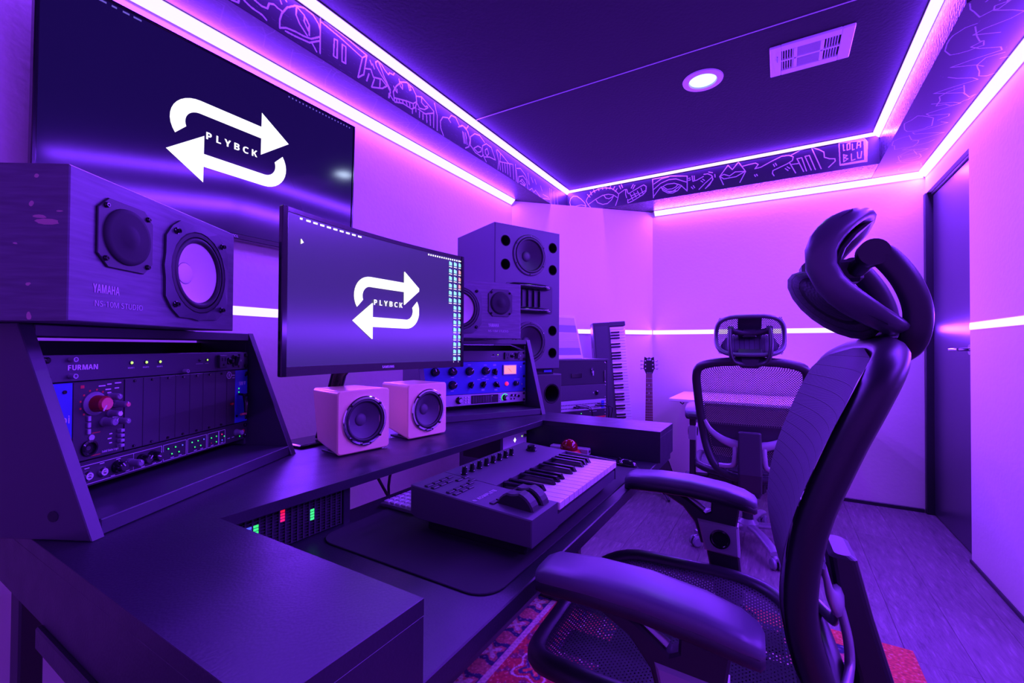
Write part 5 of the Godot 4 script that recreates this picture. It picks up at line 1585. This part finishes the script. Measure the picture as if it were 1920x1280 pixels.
	for q in 3:
		for sg in [-1, 1]:
			var tn := mk(g, "tuner", one(func(v: MB) -> void:
				v.cyl(Vector3(sg * 0.026, 0.858 + q * 0.028, 0.004), Vector3(sg * 0.026, 0.858 + q * 0.028, 0.013), 0.005)
				v.cyl(Vector3(sg * 0.038, 0.858 + q * 0.028, -0.006), Vector3(sg * 0.054, 0.858 + q * 0.028, -0.006), 0.003)
				v.box(Vector3(sg * 0.058, 0.858 + q * 0.028, -0.006), Vector3(0.012, 0.014, 0.007), 0.003)), "chrome")
	for q in 6:
		mk(g, "string", cylm(Vector3(-0.020 + q * 0.008, 0.085, 0.012), Vector3(-0.016 + q * 0.0064, 0.83, 0.009), 0.0006, 0.0006, 5), "silver")
	mk(g, "bridge", boxm(Vector3(0, 0.085, 0.007), Vector3(0.085, 0.014, 0.014), 0.002), "chrome")
	for yy in [0.13, 0.245]:
		mk(g, "pickup", boxm(Vector3(0, yy, 0.006), Vector3(0.080, 0.038, 0.012), 0.002), "black")
	for q in [Vector2(0.10, 0.06), Vector2(0.115, 0.105)]:
		mk(g, "control_knob", lathem([Vector2(0.011, 0), Vector2(0.010, 0.014), Vector2(0, 0.015)], Vector3(q.x, q.y, 0), Vector3.BACK, 14), "chrome")
	var gs := thing("guitar_stand", "black folding stand under the electric guitar", "stand", at(-0.803, 0, -3.255, deg_to_rad(14.0)))
	mk(gs, "frame", one(func(q: MB) -> void:
		q.tube([Vector3(-0.13, 0.012, 0.14), Vector3(-0.10, 0.045, 0.03), Vector3(-0.05, 0.30, -0.09), Vector3(0, 0.42, -0.125)], 0.009)
		q.tube([Vector3(0.13, 0.012, 0.14), Vector3(0.10, 0.045, 0.03), Vector3(0.05, 0.30, -0.09), Vector3(0, 0.42, -0.125)], 0.009)
		q.tube([Vector3(0, 0.42, -0.125), Vector3(0, 0.012, -0.23)], 0.009)), "black")
	for x in [-0.10, 0.10]:
		mk(gs, "yoke", tubem([Vector3(x, 0.034, -0.06), Vector3(x, 0.034, 0.055), Vector3(x, 0.075, 0.06)], 0.009), "rubber")
	# wall socket over the white desk's left end
	var wo := thing("wall_outlet", "white double wall socket below the white desk", "wall outlet", at(-0.565, 0.46, ZF))
	mk(wo, "plate", one(func(q: MB) -> void:
		q.xf = Transform3D(Basis(), Vector3(0, 0.06, 0))
		q.prism(rrect(0.075, 0.12, 0.006), 0.0, 0.006, 0.002)), "white_plastic")
	for yy in [0.04, 0.08]:
		var rc := mk(wo, "receptacle", boxm(Vector3(0, yy, 0.006), Vector3(0.033, 0.028, 0.004), 0.001), "print_white")
		mk(rc, "slots", one(func(q: MB) -> void:
			q.box(Vector3(-0.006, yy + 0.003, 0.008), Vector3(0.0025, 0.009, 0.0012))
			q.box(Vector3(0.006, yy + 0.003, 0.008), Vector3(0.0025, 0.008, 0.0012))
			q.box(Vector3(0, yy - 0.008, 0.008), Vector3(0.005, 0.005, 0.0012))), "deep_black")

func side_desk() -> void:
	var s := thing("side_desk", "white topped desk against the far wall behind the second chair", "desk")
	var m := MB.new(Transform3D(Basis(Vector3(1, 0, 0), Vector3(0, 0, -1), Vector3(0, 1, 0)), Vector3(-0.18, 0.682, -3.50)))
	m.prism(rrect(0.96, 0.60, 0.03, 5), 0.0, 0.020, 0.003)
	mk(s, "top", m, "white_desk")
	for x in [-0.50, 0.16]:
		mk(s, "leg", boxm(Vector3(x, 0.35, -3.62), Vector3(0.06, 0.66, 0.04), 0.004), "white_plastic")
		mk(s, "foot", boxm(Vector3(x, 0.014, -3.56), Vector3(0.06, 0.028, 0.48), 0.006), "white_plastic")
		mk(s, "bracket", boxm(Vector3(x, 0.670, -3.50), Vector3(0.05, 0.022, 0.46), 0.003), "white_plastic")
	mk(s, "beam", boxm(Vector3(-0.17, 0.64, -3.62), Vector3(0.60, 0.05, 0.03), 0.003), "white_plastic")
	mk(s, "hook", tubem([Vector3(-0.615, 0.682, -3.40), Vector3(-0.615, 0.655, -3.40), Vector3(-0.60, 0.645, -3.395), Vector3(-0.59, 0.655, -3.39)], 0.004), "black")
const BACK_Z := [[0.44, 0.235], [0.48, 0.224], [0.56, 0.198], [0.64, 0.183], [0.71, 0.180], [0.80, 0.196], [0.90, 0.230], [1.0, 0.270], [1.06, 0.298], [1.1, 0.318]]

func bz(x: float, y: float) -> float:
	return ease_at(BACK_Z, y) + 0.022 * (1.0 - pow(x / 0.24, 2.0))

func chair(X: Transform3D, label: String, lift: float, arm_lift: float, arm_x: float) -> void:
	var c := thing("office_chair", label, "office chair", X)
	var up := Vector3(0, lift, 0)
	# five-legged base with castors
	var hub := mk(c, "hub", lathem([Vector2(0.055, 0.065), Vector2(0.055, 0.105), Vector2(0.035, 0.125), Vector2(0.028, 0.125)], Vector3(), Vector3.UP, 24), "chair_silver")
	for k in 5:
		var t := TAU * k / 5 + 0.35
		var d := Vector3(sin(t), 0, cos(t))
		var l := MB.new()
		l.tube(curve([d * 0.045 + Vector3(0, 0.092, 0), d * 0.14 + Vector3(0, 0.097, 0), d * 0.24 + Vector3(0, 0.086, 0), d * 0.315 + Vector3(0, 0.070, 0)]), 0.024, 12, false, 0.62, Vector3.UP)
		mk(c, "leg", l, "chair_silver")
		var cs := mk(c, "castor", one(func(q: MB) -> void:
			q.cyl(d * 0.305 + Vector3(0, 0.045, 0), d * 0.305 + Vector3(0, 0.082, 0), 0.009)
			var sd := d.cross(Vector3.UP)
			q.tube([d * 0.305 + sd * 0.0 + Vector3(0, 0.050, 0), d * 0.328 + Vector3(0, 0.046, 0)], [0.016, 0.010], 10)), "chair_silver")
		for sg in [-1, 1]:
			var sd2: Vector3 = d.cross(Vector3.UP) * sg
			mk(cs, "wheel", one(func(q: MB) -> void:
				q.lathe([Vector2(0.022, 0.0), Vector2(0.0265, 0.004), Vector2(0.0265, 0.014), Vector2(0.021, 0.018), Vector2(0, 0.018)], d * 0.318 + Vector3(0, 0.0268, 0) + sd2 * 0.005, sd2, 20)), "grey_knob" if k % 2 == 0 else "chair_plastic")
	mk(c, "gas_lift", one(func(q: MB) -> void:
		q.cyl(Vector3(0, 0.12, 0), Vector3(0, 0.27, 0), 0.027, 0.027, 18)
		q.cyl(Vector3(0, 0.26, 0), Vector3(0, 0.40, 0) + up, 0.015, 0.015, 14)), "chair_plastic")
	# mechanism under the seat with its levers
	var mech := MB.new()
	mech.box(Vector3(0, 0.395, 0.03) + up, Vector3(0.16, 0.06, 0.27), 0.012)
	mech.box(Vector3(0, 0.405, 0.20) + up, Vector3(0.11, 0.05, 0.14), 0.010)
	for s in [-1, 1]:
		mech.tube([Vector3(0.07 * s, 0.415, -0.07) + up, Vector3(0.19 * s, 0.43, -0.13) + up], 0.014, 8)
		mech.tube([Vector3(0.07 * s, 0.415, 0.10) + up, Vector3(0.19 * s, 0.43, 0.14) + up], 0.014, 8)
	mk(c, "mechanism", mech, "chair_plastic")
	mk(c, "lever", one(func(q: MB) -> void: q.tube([Vector3(0.07, 0.39, 0.02) + up, Vector3(0.20, 0.385, 0.03) + up, Vector3(0.255, 0.382, 0.03) + up], [0.006, 0.007, 0.013], 8, false, 0.6, Vector3.UP)), "chair_plastic")
	# seat: rim and stretched netting with a falling front edge
	var seat_pt := func(a: float, r: float) -> Vector3:
		var e := 0.55
		var x := signf(cos(a)) * pow(absf(cos(a)), e) * 0.252 * r
		var z := signf(sin(a)) * pow(absf(sin(a)), e) * 0.240 * r - 0.012
		var y := 0.468 - 0.012 * (1.0 - r * r) + 0.012 * pow(x / 0.25, 2.0)
		if z < -0.12: y -= 0.040 * pow((-z - 0.12) / 0.13, 2.0)
		return Vector3(x, y, z) + up
	var rim := []
	for k in 48: rim.append(seat_pt.call(TAU * k / 48, 1.0))
	rim.reverse()
	var sr := MB.new()
	sr.tube(rim, 0.020, 10, true)
	mk(c, "seat_rim", sr, "chair_plastic")
	var net := MB.new()
	net.grp += 1
	var nr := 6
	for k in 48:
		for j in nr:
			var a0 := TAU * k / 48
			var a1 := TAU * (k + 1) / 48
			var p := [seat_pt.call(a0, float(j) / nr), seat_pt.call(a0, float(j + 1) / nr), seat_pt.call(a1, float(j + 1) / nr), seat_pt.call(a1, float(j) / nr)]
			for q in 4: p[q] += Vector3(0, 0.006, 0)
			var uvs := []
			for q in 4: uvs.append(Vector2(p[q].x, p[q].z) * 90.0)
			p.reverse(); uvs.reverse()
			net.quad(p[0], p[1], p[2], p[3], net.grp, uvs[0], uvs[1], uvs[2], uvs[3])
	mk(c, "seat", net, "netting_close")
	var un := MB.new()
	un.box(Vector3(0, 0.436, -0.09) + up, Vector3(0.40, 0.014, 0.05), 0.004)
	un.box(Vector3(0, 0.440, 0.10) + up, Vector3(0.40, 0.014, 0.06), 0.004)
	for s in [-1, 1]: un.box(Vector3(0.10 * s, 0.436, 0.0) + up, Vector3(0.07, 0.012, 0.40), 0.004)
	mk(c, "seat_frame", un, "chair_plastic")
	# backrest frame and netting
	var half := [Vector2(0, 0.462), Vector2(0.085, 0.468), Vector2(0.15, 0.505), Vector2(0.188, 0.575), Vector2(0.212, 0.67), Vector2(0.230, 0.79), Vector2(0.240, 0.90), Vector2(0.242, 0.968), Vector2(0.225, 1.012), Vector2(0.165, 1.034), Vector2(0.08, 1.043)]
	var loop := []
	for p in half: loop.append(Vector3(p.x, p.y, bz(p.x, p.y) + 0.016) + up)
	loop.append(Vector3(0, 1.045, bz(0, 1.045) + 0.016) + up)
	for k in range(half.size() - 1, 0, -1): loop.append(Vector3(-half[k].x, half[k].y, bz(half[k].x, half[k].y) + 0.016) + up)
	var fr := MB.new()
	fr.tube(curve(loop, 4, true), 0.0215, 12, true)
	mk(c, "back_frame", fr, "chair_plastic")
	var tab := []
	for p in half: tab.append([p.y, p.x])
	tab[0][1] = 0.04
	tab.append([1.045, 0.04])
	var sheet := func(y0: float, y1: float, off: float, k: float) -> MB:
		var m := MB.new()
		m.patch(func(u: float, v: float) -> Vector3:
			var y := lerpf(y0, y1, v)
			var x := (u - 0.5) * 2.0 * ease_at(tab, y) * k
			return Vector3(x, y, bz(x, y) + off) + up, 16, 22, 0.46 * 90.0, (y1 - y0) * 90.0)
		return m
	mk(c, "back_netting", sheet.call(0.720, 1.046, 0.002 if lift < -0.01 else -0.008, 0.97 if lift < -0.01 else 1.05), "netting_open" if lift < -0.01 else "back_fabric")
	mk(c, "lower_netting", sheet.call(0.468, 0.720, 0.002 if lift < -0.01 else -0.008, 0.97 if lift < -0.01 else 1.05), "netting_close" if lift < -0.01 else "back_fabric")
	mk(c, "lumbar_band", sheet.call(0.600, 0.715, 0.030, 0.86), "chair_plastic")
	# silver Y brace and spine
	for s in [-1, 1]:
		var br := MB.new()
		br.tube(curve([Vector3(0.205 * s, 0.735, bz(0.2, 0.735) + 0.040) + up, Vector3(0.175 * s, 0.685, bz(0.17, 0.68) + 0.050) + up, Vector3(0.12 * s, 0.645, bz(0.12, 0.64) + 0.056) + up, Vector3(0.05 * s, 0.622, bz(0.05, 0.62) + 0.060) + up]), [0.007] + range(15).map(func(i: int) -> float: return 0.008 + 0.001 * i) + [0.024, 0.024, 0.024], 10, false, 0.45, Vector3(0, 0, 1))
		br.tube(curve([Vector3(0.062 * s, 0.63, bz(0.05, 0.63) + 0.060) + up, Vector3(0.064 * s, 0.57, bz(0.05, 0.57) + 0.062) + up, Vector3(0.075 * s, 0.525, bz(0.07, 0.525) + 0.050) + up, Vector3(0.135 * s, 0.515, bz(0.13, 0.515) + 0.034) + up]), 0.013, 10, false, 0.55, Vector3(0, 0, 1))
		mk(c, "brace", br, "chair_silver")
	var sp := MB.new()
	var rings := []
	for q in [[0.695, 0.046, 0.012, 0.075], [0.69, 0.051, 0.020, 0.075], [0.60, 0.052, 0.024, 0.082], [0.50, 0.052, 0.026, 0.078], [0.42, 0.050, 0.028, 0.060], [0.385, 0.045, 0.026, 0.030]]:
		var r := []
		var z: float = bz(0, maxf(q[0], 0.45)) + q[3]
		for p in rrect(q[1] * 2, q[2] * 2, 0.010, 3): r.append(Vector3(p.x, q[0], z - p.y) + up)
		rings.append(r)
	for r in rings: r.reverse()
	sp.loft(rings, true, false)
	mk(c, "spine", sp, "chair_plastic")
	# headrest on a forked bracket
	var hy := 1.170
	var skew := 0.018 if lift > -0.01 else 0.0
	var hz := func(a: float, b: float) -> Vector3:
		return Vector3(a * 0.150, hy + b * 0.094, 0.256 + 0.074 * b * b - 0.022 * b - 0.004 * a * a + skew * a) + up
	var ringp := []
	for k in 40:
		var t := TAU * k / 40
		ringp.append(hz.call(signf(cos(t)) * pow(absf(cos(t)), 0.5), signf(sin(t)) * pow(absf(sin(t)), 0.7)))
	var hr := MB.new()
	hr.tube(ringp, 0.011, 12, true, 1.9, Vector3(0, 0, 1))
	var hrest := mk(c, "headrest_rim", hr, "headrest_shell")
	var hn := MB.new()
	hn.patch(func(u: float, v: float) -> Vector3:
		var b := (v - 0.5) * 1.9
		var a := (u - 0.5) * 2.0 * (1.0 - 0.10 * pow(absf(b), 4.0))
		return hz.call(a * 0.98, b) + Vector3(0, 0, -0.006), 16, 14, 0.34 * 90.0, 0.2 * 90.0)
	mk(hrest, "headrest_netting", hn, "back_fabric" if lift > -0.01 else "netting_open")
	var cu := MB.new()
	var cr := []
	for k in 13:
		var t := -1.0 + 2.0 * k / 12
		var e := pow(maxf(1.0 - pow(absf(t), 3.0), 0.0), 0.5) * 0.98 + 0.02
		var ctr: Vector3 = hz.call(t * 0.86, -0.52) + Vector3(0, 0, -0.020)
		cr.append(cu.ring(ctr, Vector3(0, 0.058 * e, -0.030 * e), Vector3(0, -0.016 * e, 0.060 * e), 20))
	cu.loft(cr)
	mk(hrest, "neck_cushion", cu, "back_fabric")
	mk(hrest, "centre_plate", one(func(q: MB) -> void:
		var rr := []
		for k in 9:
			var b := -0.95 + 1.9 * k / 8
			var ctr: Vector3 = hz.call(0.0, b)
			var r := []
			for p in rrect(0.105, 0.014, 0.006, 3): r.append(ctr + Vector3(p.x, 0, 0.012 - p.y))
			rr.append(r)
		q.loft(rr)), "chair_plastic")
	mk(hrest, "pivot", one(func(q: MB) -> void:
		q.tube(curve([Vector3(-0.082, 1.196, 0.308) + up, Vector3(-0.04, 1.184, 0.302) + up, Vector3(0, 1.180, 0.298) + up, Vector3(0.04, 1.184, 0.302) + up, Vector3(0.082, 1.196, 0.308) + up]), 0.015, 10)
		for s in [-1, 1]: q.cyl(Vector3(0.070 * s, 1.197, 0.310) + up, Vector3(0.096 * s, 1.197, 0.310) + up, 0.021, 0.021, 24)
		q.box(Vector3(0, 1.18, 0.265) + up, Vector3(0.06, 0.04, 0.09), 0.006)), "chair_plastic")
	var fk := []
	for s in [-1, 1]:
		fk.append(curve([Vector3(0.082 * s, 1.200, 0.308) + up, Vector3(0.086 * s, 1.188, 0.326) + up, Vector3(0.088 * s, 1.150, 0.350) + up, Vector3(0.086 * s, 1.105, 0.364) + up, Vector3(0.078 * s, 1.062, 0.362) + up, Vector3(0.055 * s, 1.040, 0.352) + up, Vector3(0.0, 1.034, 0.345) + up]))
	mk(hrest, "fork", one(func(q: MB) -> void:
		for f in fk: q.tube(f, 0.0190, 12, false, 0.55, Vector3(1, 0, 0))
		q.box(Vector3(0, 1.038, 0.335) + up, Vector3(0.09, 0.05, 0.05), 0.010)), "chair_plastic")
	# arms
	for s in [-1, 1]:
		var ax: float = arm_x * s
		var ay := 0.700 + lift + arm_lift
		var pd := MB.new()
		var pr := []
		for q in [[-0.172, 0.020, 0.010, -0.012], [-0.166, 0.034, 0.016, -0.006], [-0.150, 0.042, 0.020, -0.002], [-0.08, 0.046, 0.021, 0.002], [0.0, 0.047, 0.021, 0.001], [0.08, 0.045, 0.020, -0.008], [0.125, 0.041, 0.019, -0.018], [0.148, 0.033, 0.015, -0.026], [0.154, 0.020, 0.009, -0.029]]:
			var r := []
			for k in 20:
				var t := TAU * k / 20
				var ex := signf(cos(t)) * pow(absf(cos(t)), 0.55)
				var ey := signf(sin(t)) * pow(absf(sin(t)), 0.55)
				r.append(Vector3(ax + s * 0.012 * (1.0 - q[0] * 4.0) * -0.4 + ex * q[1], ay - 0.016 + q[3] + ey * q[2] * 0.76, q[0]))
			pr.append(r)
		pd.loft(pr)
		var sh := MB.new()
		for r in pr:
			for k in r.size(): r[k] += Vector3(0, -0.0145, 0)
		sh.loft(pr)
		var pad := mk(c, "arm_pad", pd, "arm_pad")
		mk(c, "arm_shell", sh, "chair_plastic")
		var ub := MB.new(Transform3D(Basis(Vector3(0, 0, 1), Vector3(0, 1, 0), Vector3(-1, 0, 0)), Vector3(ax + 0.016, 0, 0)))
		var a := ay - 0.70
		ub.prism(PackedVector2Array([Vector2(0.050, 0.668 + a), Vector2(0.118, 0.660 + a), Vector2(0.106, 0.57 + a), Vector2(0.112, 0.535 + a), Vector2(0.024, 0.535 + a), Vector2(0.010, 0.585 + a), Vector2(-0.02, 0.622 + a), Vector2(-0.09, 0.660 + a), Vector2(-0.055, 0.664 + a), Vector2(-0.01, 0.645 + a), Vector2(0.036, 0.613 + a), Vector2(0.048, 0.620 + a)]), 0.0, 0.032, 0.004)
		mk(c, "arm_bracket", ub, "chair_plastic")
		mk(c, "arm_lining", one(func(q: MB) -> void: q.tube(curve([Vector3(ax, 0.662 + a, -0.075), Vector3(ax, 0.648 + a, -0.028), Vector3(ax, 0.615 + a, 0.030)]), 0.012, 8, false, 0.5, Vector3(1, 0, 0))), "chair_silver")
		var cl := MB.new(Transform3D(Basis(Vector3(0, 0, 1), Vector3(0, 1, 0), Vector3(-1, 0, 0)), Vector3(ax + 0.021, 0, 0)))
		cl.prism(PackedVector2Array([Vector2(0.016, 0.598 + a), Vector2(0.112, 0.592 + a), Vector2(0.116, 0.515 + a), Vector2(0.034, 0.520 + a)]), 0.0, 0.042, 0.005)
		var col := mk(c, "arm_collar", cl, "chair_silver")
		mk(col, "button", lathem([Vector2(0.024, 0.0), Vector2(0.024, 0.003), Vector2(0.020, 0.004), Vector2(0.018, 0.002), Vector2(0, 0.002)], Vector3(ax + 0.021 * s, 0.556 + a, 0.070), Vector3(s, 0, 0), 26), "black_gloss")
		mk(col, "button", lathem([Vector2(0.024, 0.0), Vector2(0.024, 0.003), Vector2(0.020, 0.004), Vector2(0.018, 0.002), Vector2(0, 0.002)], Vector3(ax - 0.021 * s, 0.556 + a, 0.070), Vector3(-s, 0, 0), 26), "black_gloss")
		var lo := MB.new(Transform3D(Basis(Vector3(0, 0, 1), Vector3(0, 1, 0), Vector3(-1, 0, 0)), Vector3(ax + 0.015, 0, 0)))
		lo.prism(PackedVector2Array([Vector2(0.036, 0.530 + a), Vector2(0.112, 0.530 + a), Vector2(0.125, 0.415 + lift), Vector2(0.060, 0.400 + lift)]), 0.0, 0.030, 0.004)
		lo.xf = Transform3D()
		lo.box(Vector3(0.19 * s, 0.408 + lift, 0.092), Vector3(0.24, 0.018, 0.06), 0.005)
		mk(c, "arm_post", lo, "chair_plastic")

func chairs() -> void:
	chair(at(-0.186, 0.006, -0.970, deg_to_rad(93.0)), "black mesh office chair pulled up to the studio desk", 0.0, 0.0, 0.303)
	chair(at(-0.150, 0, -2.760, deg_to_rad(5.0)), "black mesh office chair facing the white desk", -0.058, 0.088, 0.272)

func floor_things() -> void:
	# patterned red rug under the desk and chair
	var w := 400
	var h := 600
	var im := Image.create(w, h, false, Image.FORMAT_RGBA8)
	var n := FastNoiseLite.new()
	n.seed = 12
	n.frequency = 0.07
	var n2 := FastNoiseLite.new()
	n2.seed = 13
	n2.frequency = 0.25
	var red := Vector3(0.42, 0.035, 0.035)
	var navy := Vector3(0.03, 0.03, 0.09)
	var cream := Vector3(0.55, 0.42, 0.34)
	var orange := Vector3(0.62, 0.11, 0.05)
	for y in h:
		for x in w:
			var e := mini(mini(x, w - 1 - x), mini(y, h - 1 - y))
			var fx := absf(fmod(x, 44.0) - 22.0) / 22.0
			var fy := absf(fmod(y, 44.0) - 22.0) / 22.0
			var petal := cos(atan2(fy, fx) * 4.0) * 0.18 + sqrt(fx * fx + fy * fy)
			var a := n.get_noise_2d(x, y)
			var b := n2.get_noise_2d(x, y)
			var c := red
			if e < 24: c = orange
			elif e < 30: c = navy
			elif e < 78:
				c = red.lerp(cream, 0.25) if absf(petal - 0.6) > 0.13 else navy
				if petal < 0.28: c = cream
			elif e < 84: c = cream
			else:
				if petal < 0.25: c = orange
				elif petal < 0.42: c = navy
				elif petal > 0.62 and petal < 0.74: c = cream
				elif a > 0.18: c = navy.lerp(red, 0.4)
			c *= 1.0 + 0.7 * b
			if b > 0.38: c = c.lerp(cream, 0.5)
			im.set_pixel(x, y, lin(maxf(c.x, 0.01), maxf(c.y, 0.01), maxf(c.z, 0.01)))
	var rm := StandardMaterial3D.new()
	rm.resource_name = "rug_weave"
	rm.albedo_texture = ImageTexture.create_from_image(im)
	rm.roughness = 0.95
	M["rug_weave"] = rm
	var rg := MB.new()
	var x0 := -1.10
	var x1 := 0.395
	var z0 := 0.25
	var z1 := -2.05
	var y := 0.006
	rg.quad(Vector3(x0, y, z0), Vector3(x1, y, z0), Vector3(x1, y, z1), Vector3(x0, y, z1))
	rg.quad(Vector3(x0, 0, z0), Vector3(x1, 0, z0), Vector3(x1, y, z0), Vector3(x0, y, z0), -1, Vector2(), Vector2(), Vector2(), Vector2())
	rg.quad(Vector3(x1, 0, z0), Vector3(x1, 0, z1), Vector3(x1, y, z1), Vector3(x1, y, z0), -1, Vector2(), Vector2(), Vector2(), Vector2())
	rg.quad(Vector3(x1, 0, z1), Vector3(x0, 0, z1), Vector3(x0, y, z1), Vector3(x1, y, z1), -1, Vector2(), Vector2(), Vector2(), Vector2())
	rg.quad(Vector3(x0, 0, z1), Vector3(x0, 0, z0), Vector3(x0, y, z0), Vector3(x0, y, z1), -1, Vector2(), Vector2(), Vector2(), Vector2())
	tag(mk(self, "rug", rg, "rug_weave"), "red patterned rug with orange border under the desk and chair", "rug")
	# cables hanging behind the desk and one on the floor
	var paths := [
		[Vector3(-1.00, 0.742, -0.74), Vector3(-1.02, 0.62, -0.78), Vector3(-1.04, 0.52, -0.86), Vector3(-1.02, 0.42, -0.95)],
		[Vector3(-1.06, 0.742, -0.80), Vector3(-1.08, 0.55, -0.79), Vector3(-1.05, 0.35, -0.80), Vector3(-1.00, 0.12, -0.84), Vector3(-0.98, 0.012, -0.90)],
		[Vector3(-1.08, 0.742, -0.92), Vector3(-1.02, 0.58, -0.98), Vector3(-1.05, 0.45, -1.08), Vector3(-1.1, 0.36, -1.12)],
		[Vector3(-1.05, 0.742, -1.06), Vector3(-1.08, 0.60, -1.03), Vector3(-1.06, 0.40, -1.06), Vector3(-1.0, 0.012, -1.10)]]
	var names := ["black cable drooping from the shelf towards the back beam", "black cable hanging straight down behind the cream speaker", "black cable swinging under the middle of the shelf", "black cable hanging near the far divider"]
	for k in 4:
		var c := MB.new()
		c.tube(curve(paths[k]), 0.0045, 7)
		tag(mk(self, "cable", c, "cable"), names[k], "cable", "cables behind the desk")
	var fc := MB.new()
	fc.tube(curve([Vector3(-0.70, 0.006, -2.12), Vector3(-0.62, 0.006, -2.16), Vector3(-0.55, 0.006, -2.10), Vector3(-0.57, 0.006, -2.20), Vector3(-0.66, 0.006, -2.22)]), 0.004, 7)
	tag(mk(self, "cable", fc, "cable"), "thin black cable curled on the wooden floor", "cable")
	# small power brick and strip behind the desk
	var ps := thing("power_strip", "dark power strip fixed to the back beam of the desk", "power strip", at(-1.10, 0.36, -0.86))
	mk(ps, "case", boxm(Vector3(0, 0, 0), Vector3(0.05, 0.03, 0.32), 0.004), "black")
	for k in 5:
		mk(ps, "socket", cylm(Vector3(0, 0.0145, -0.12 + k * 0.06), Vector3(0, 0.0165, -0.12 + k * 0.06), 0.016), "black_matte")
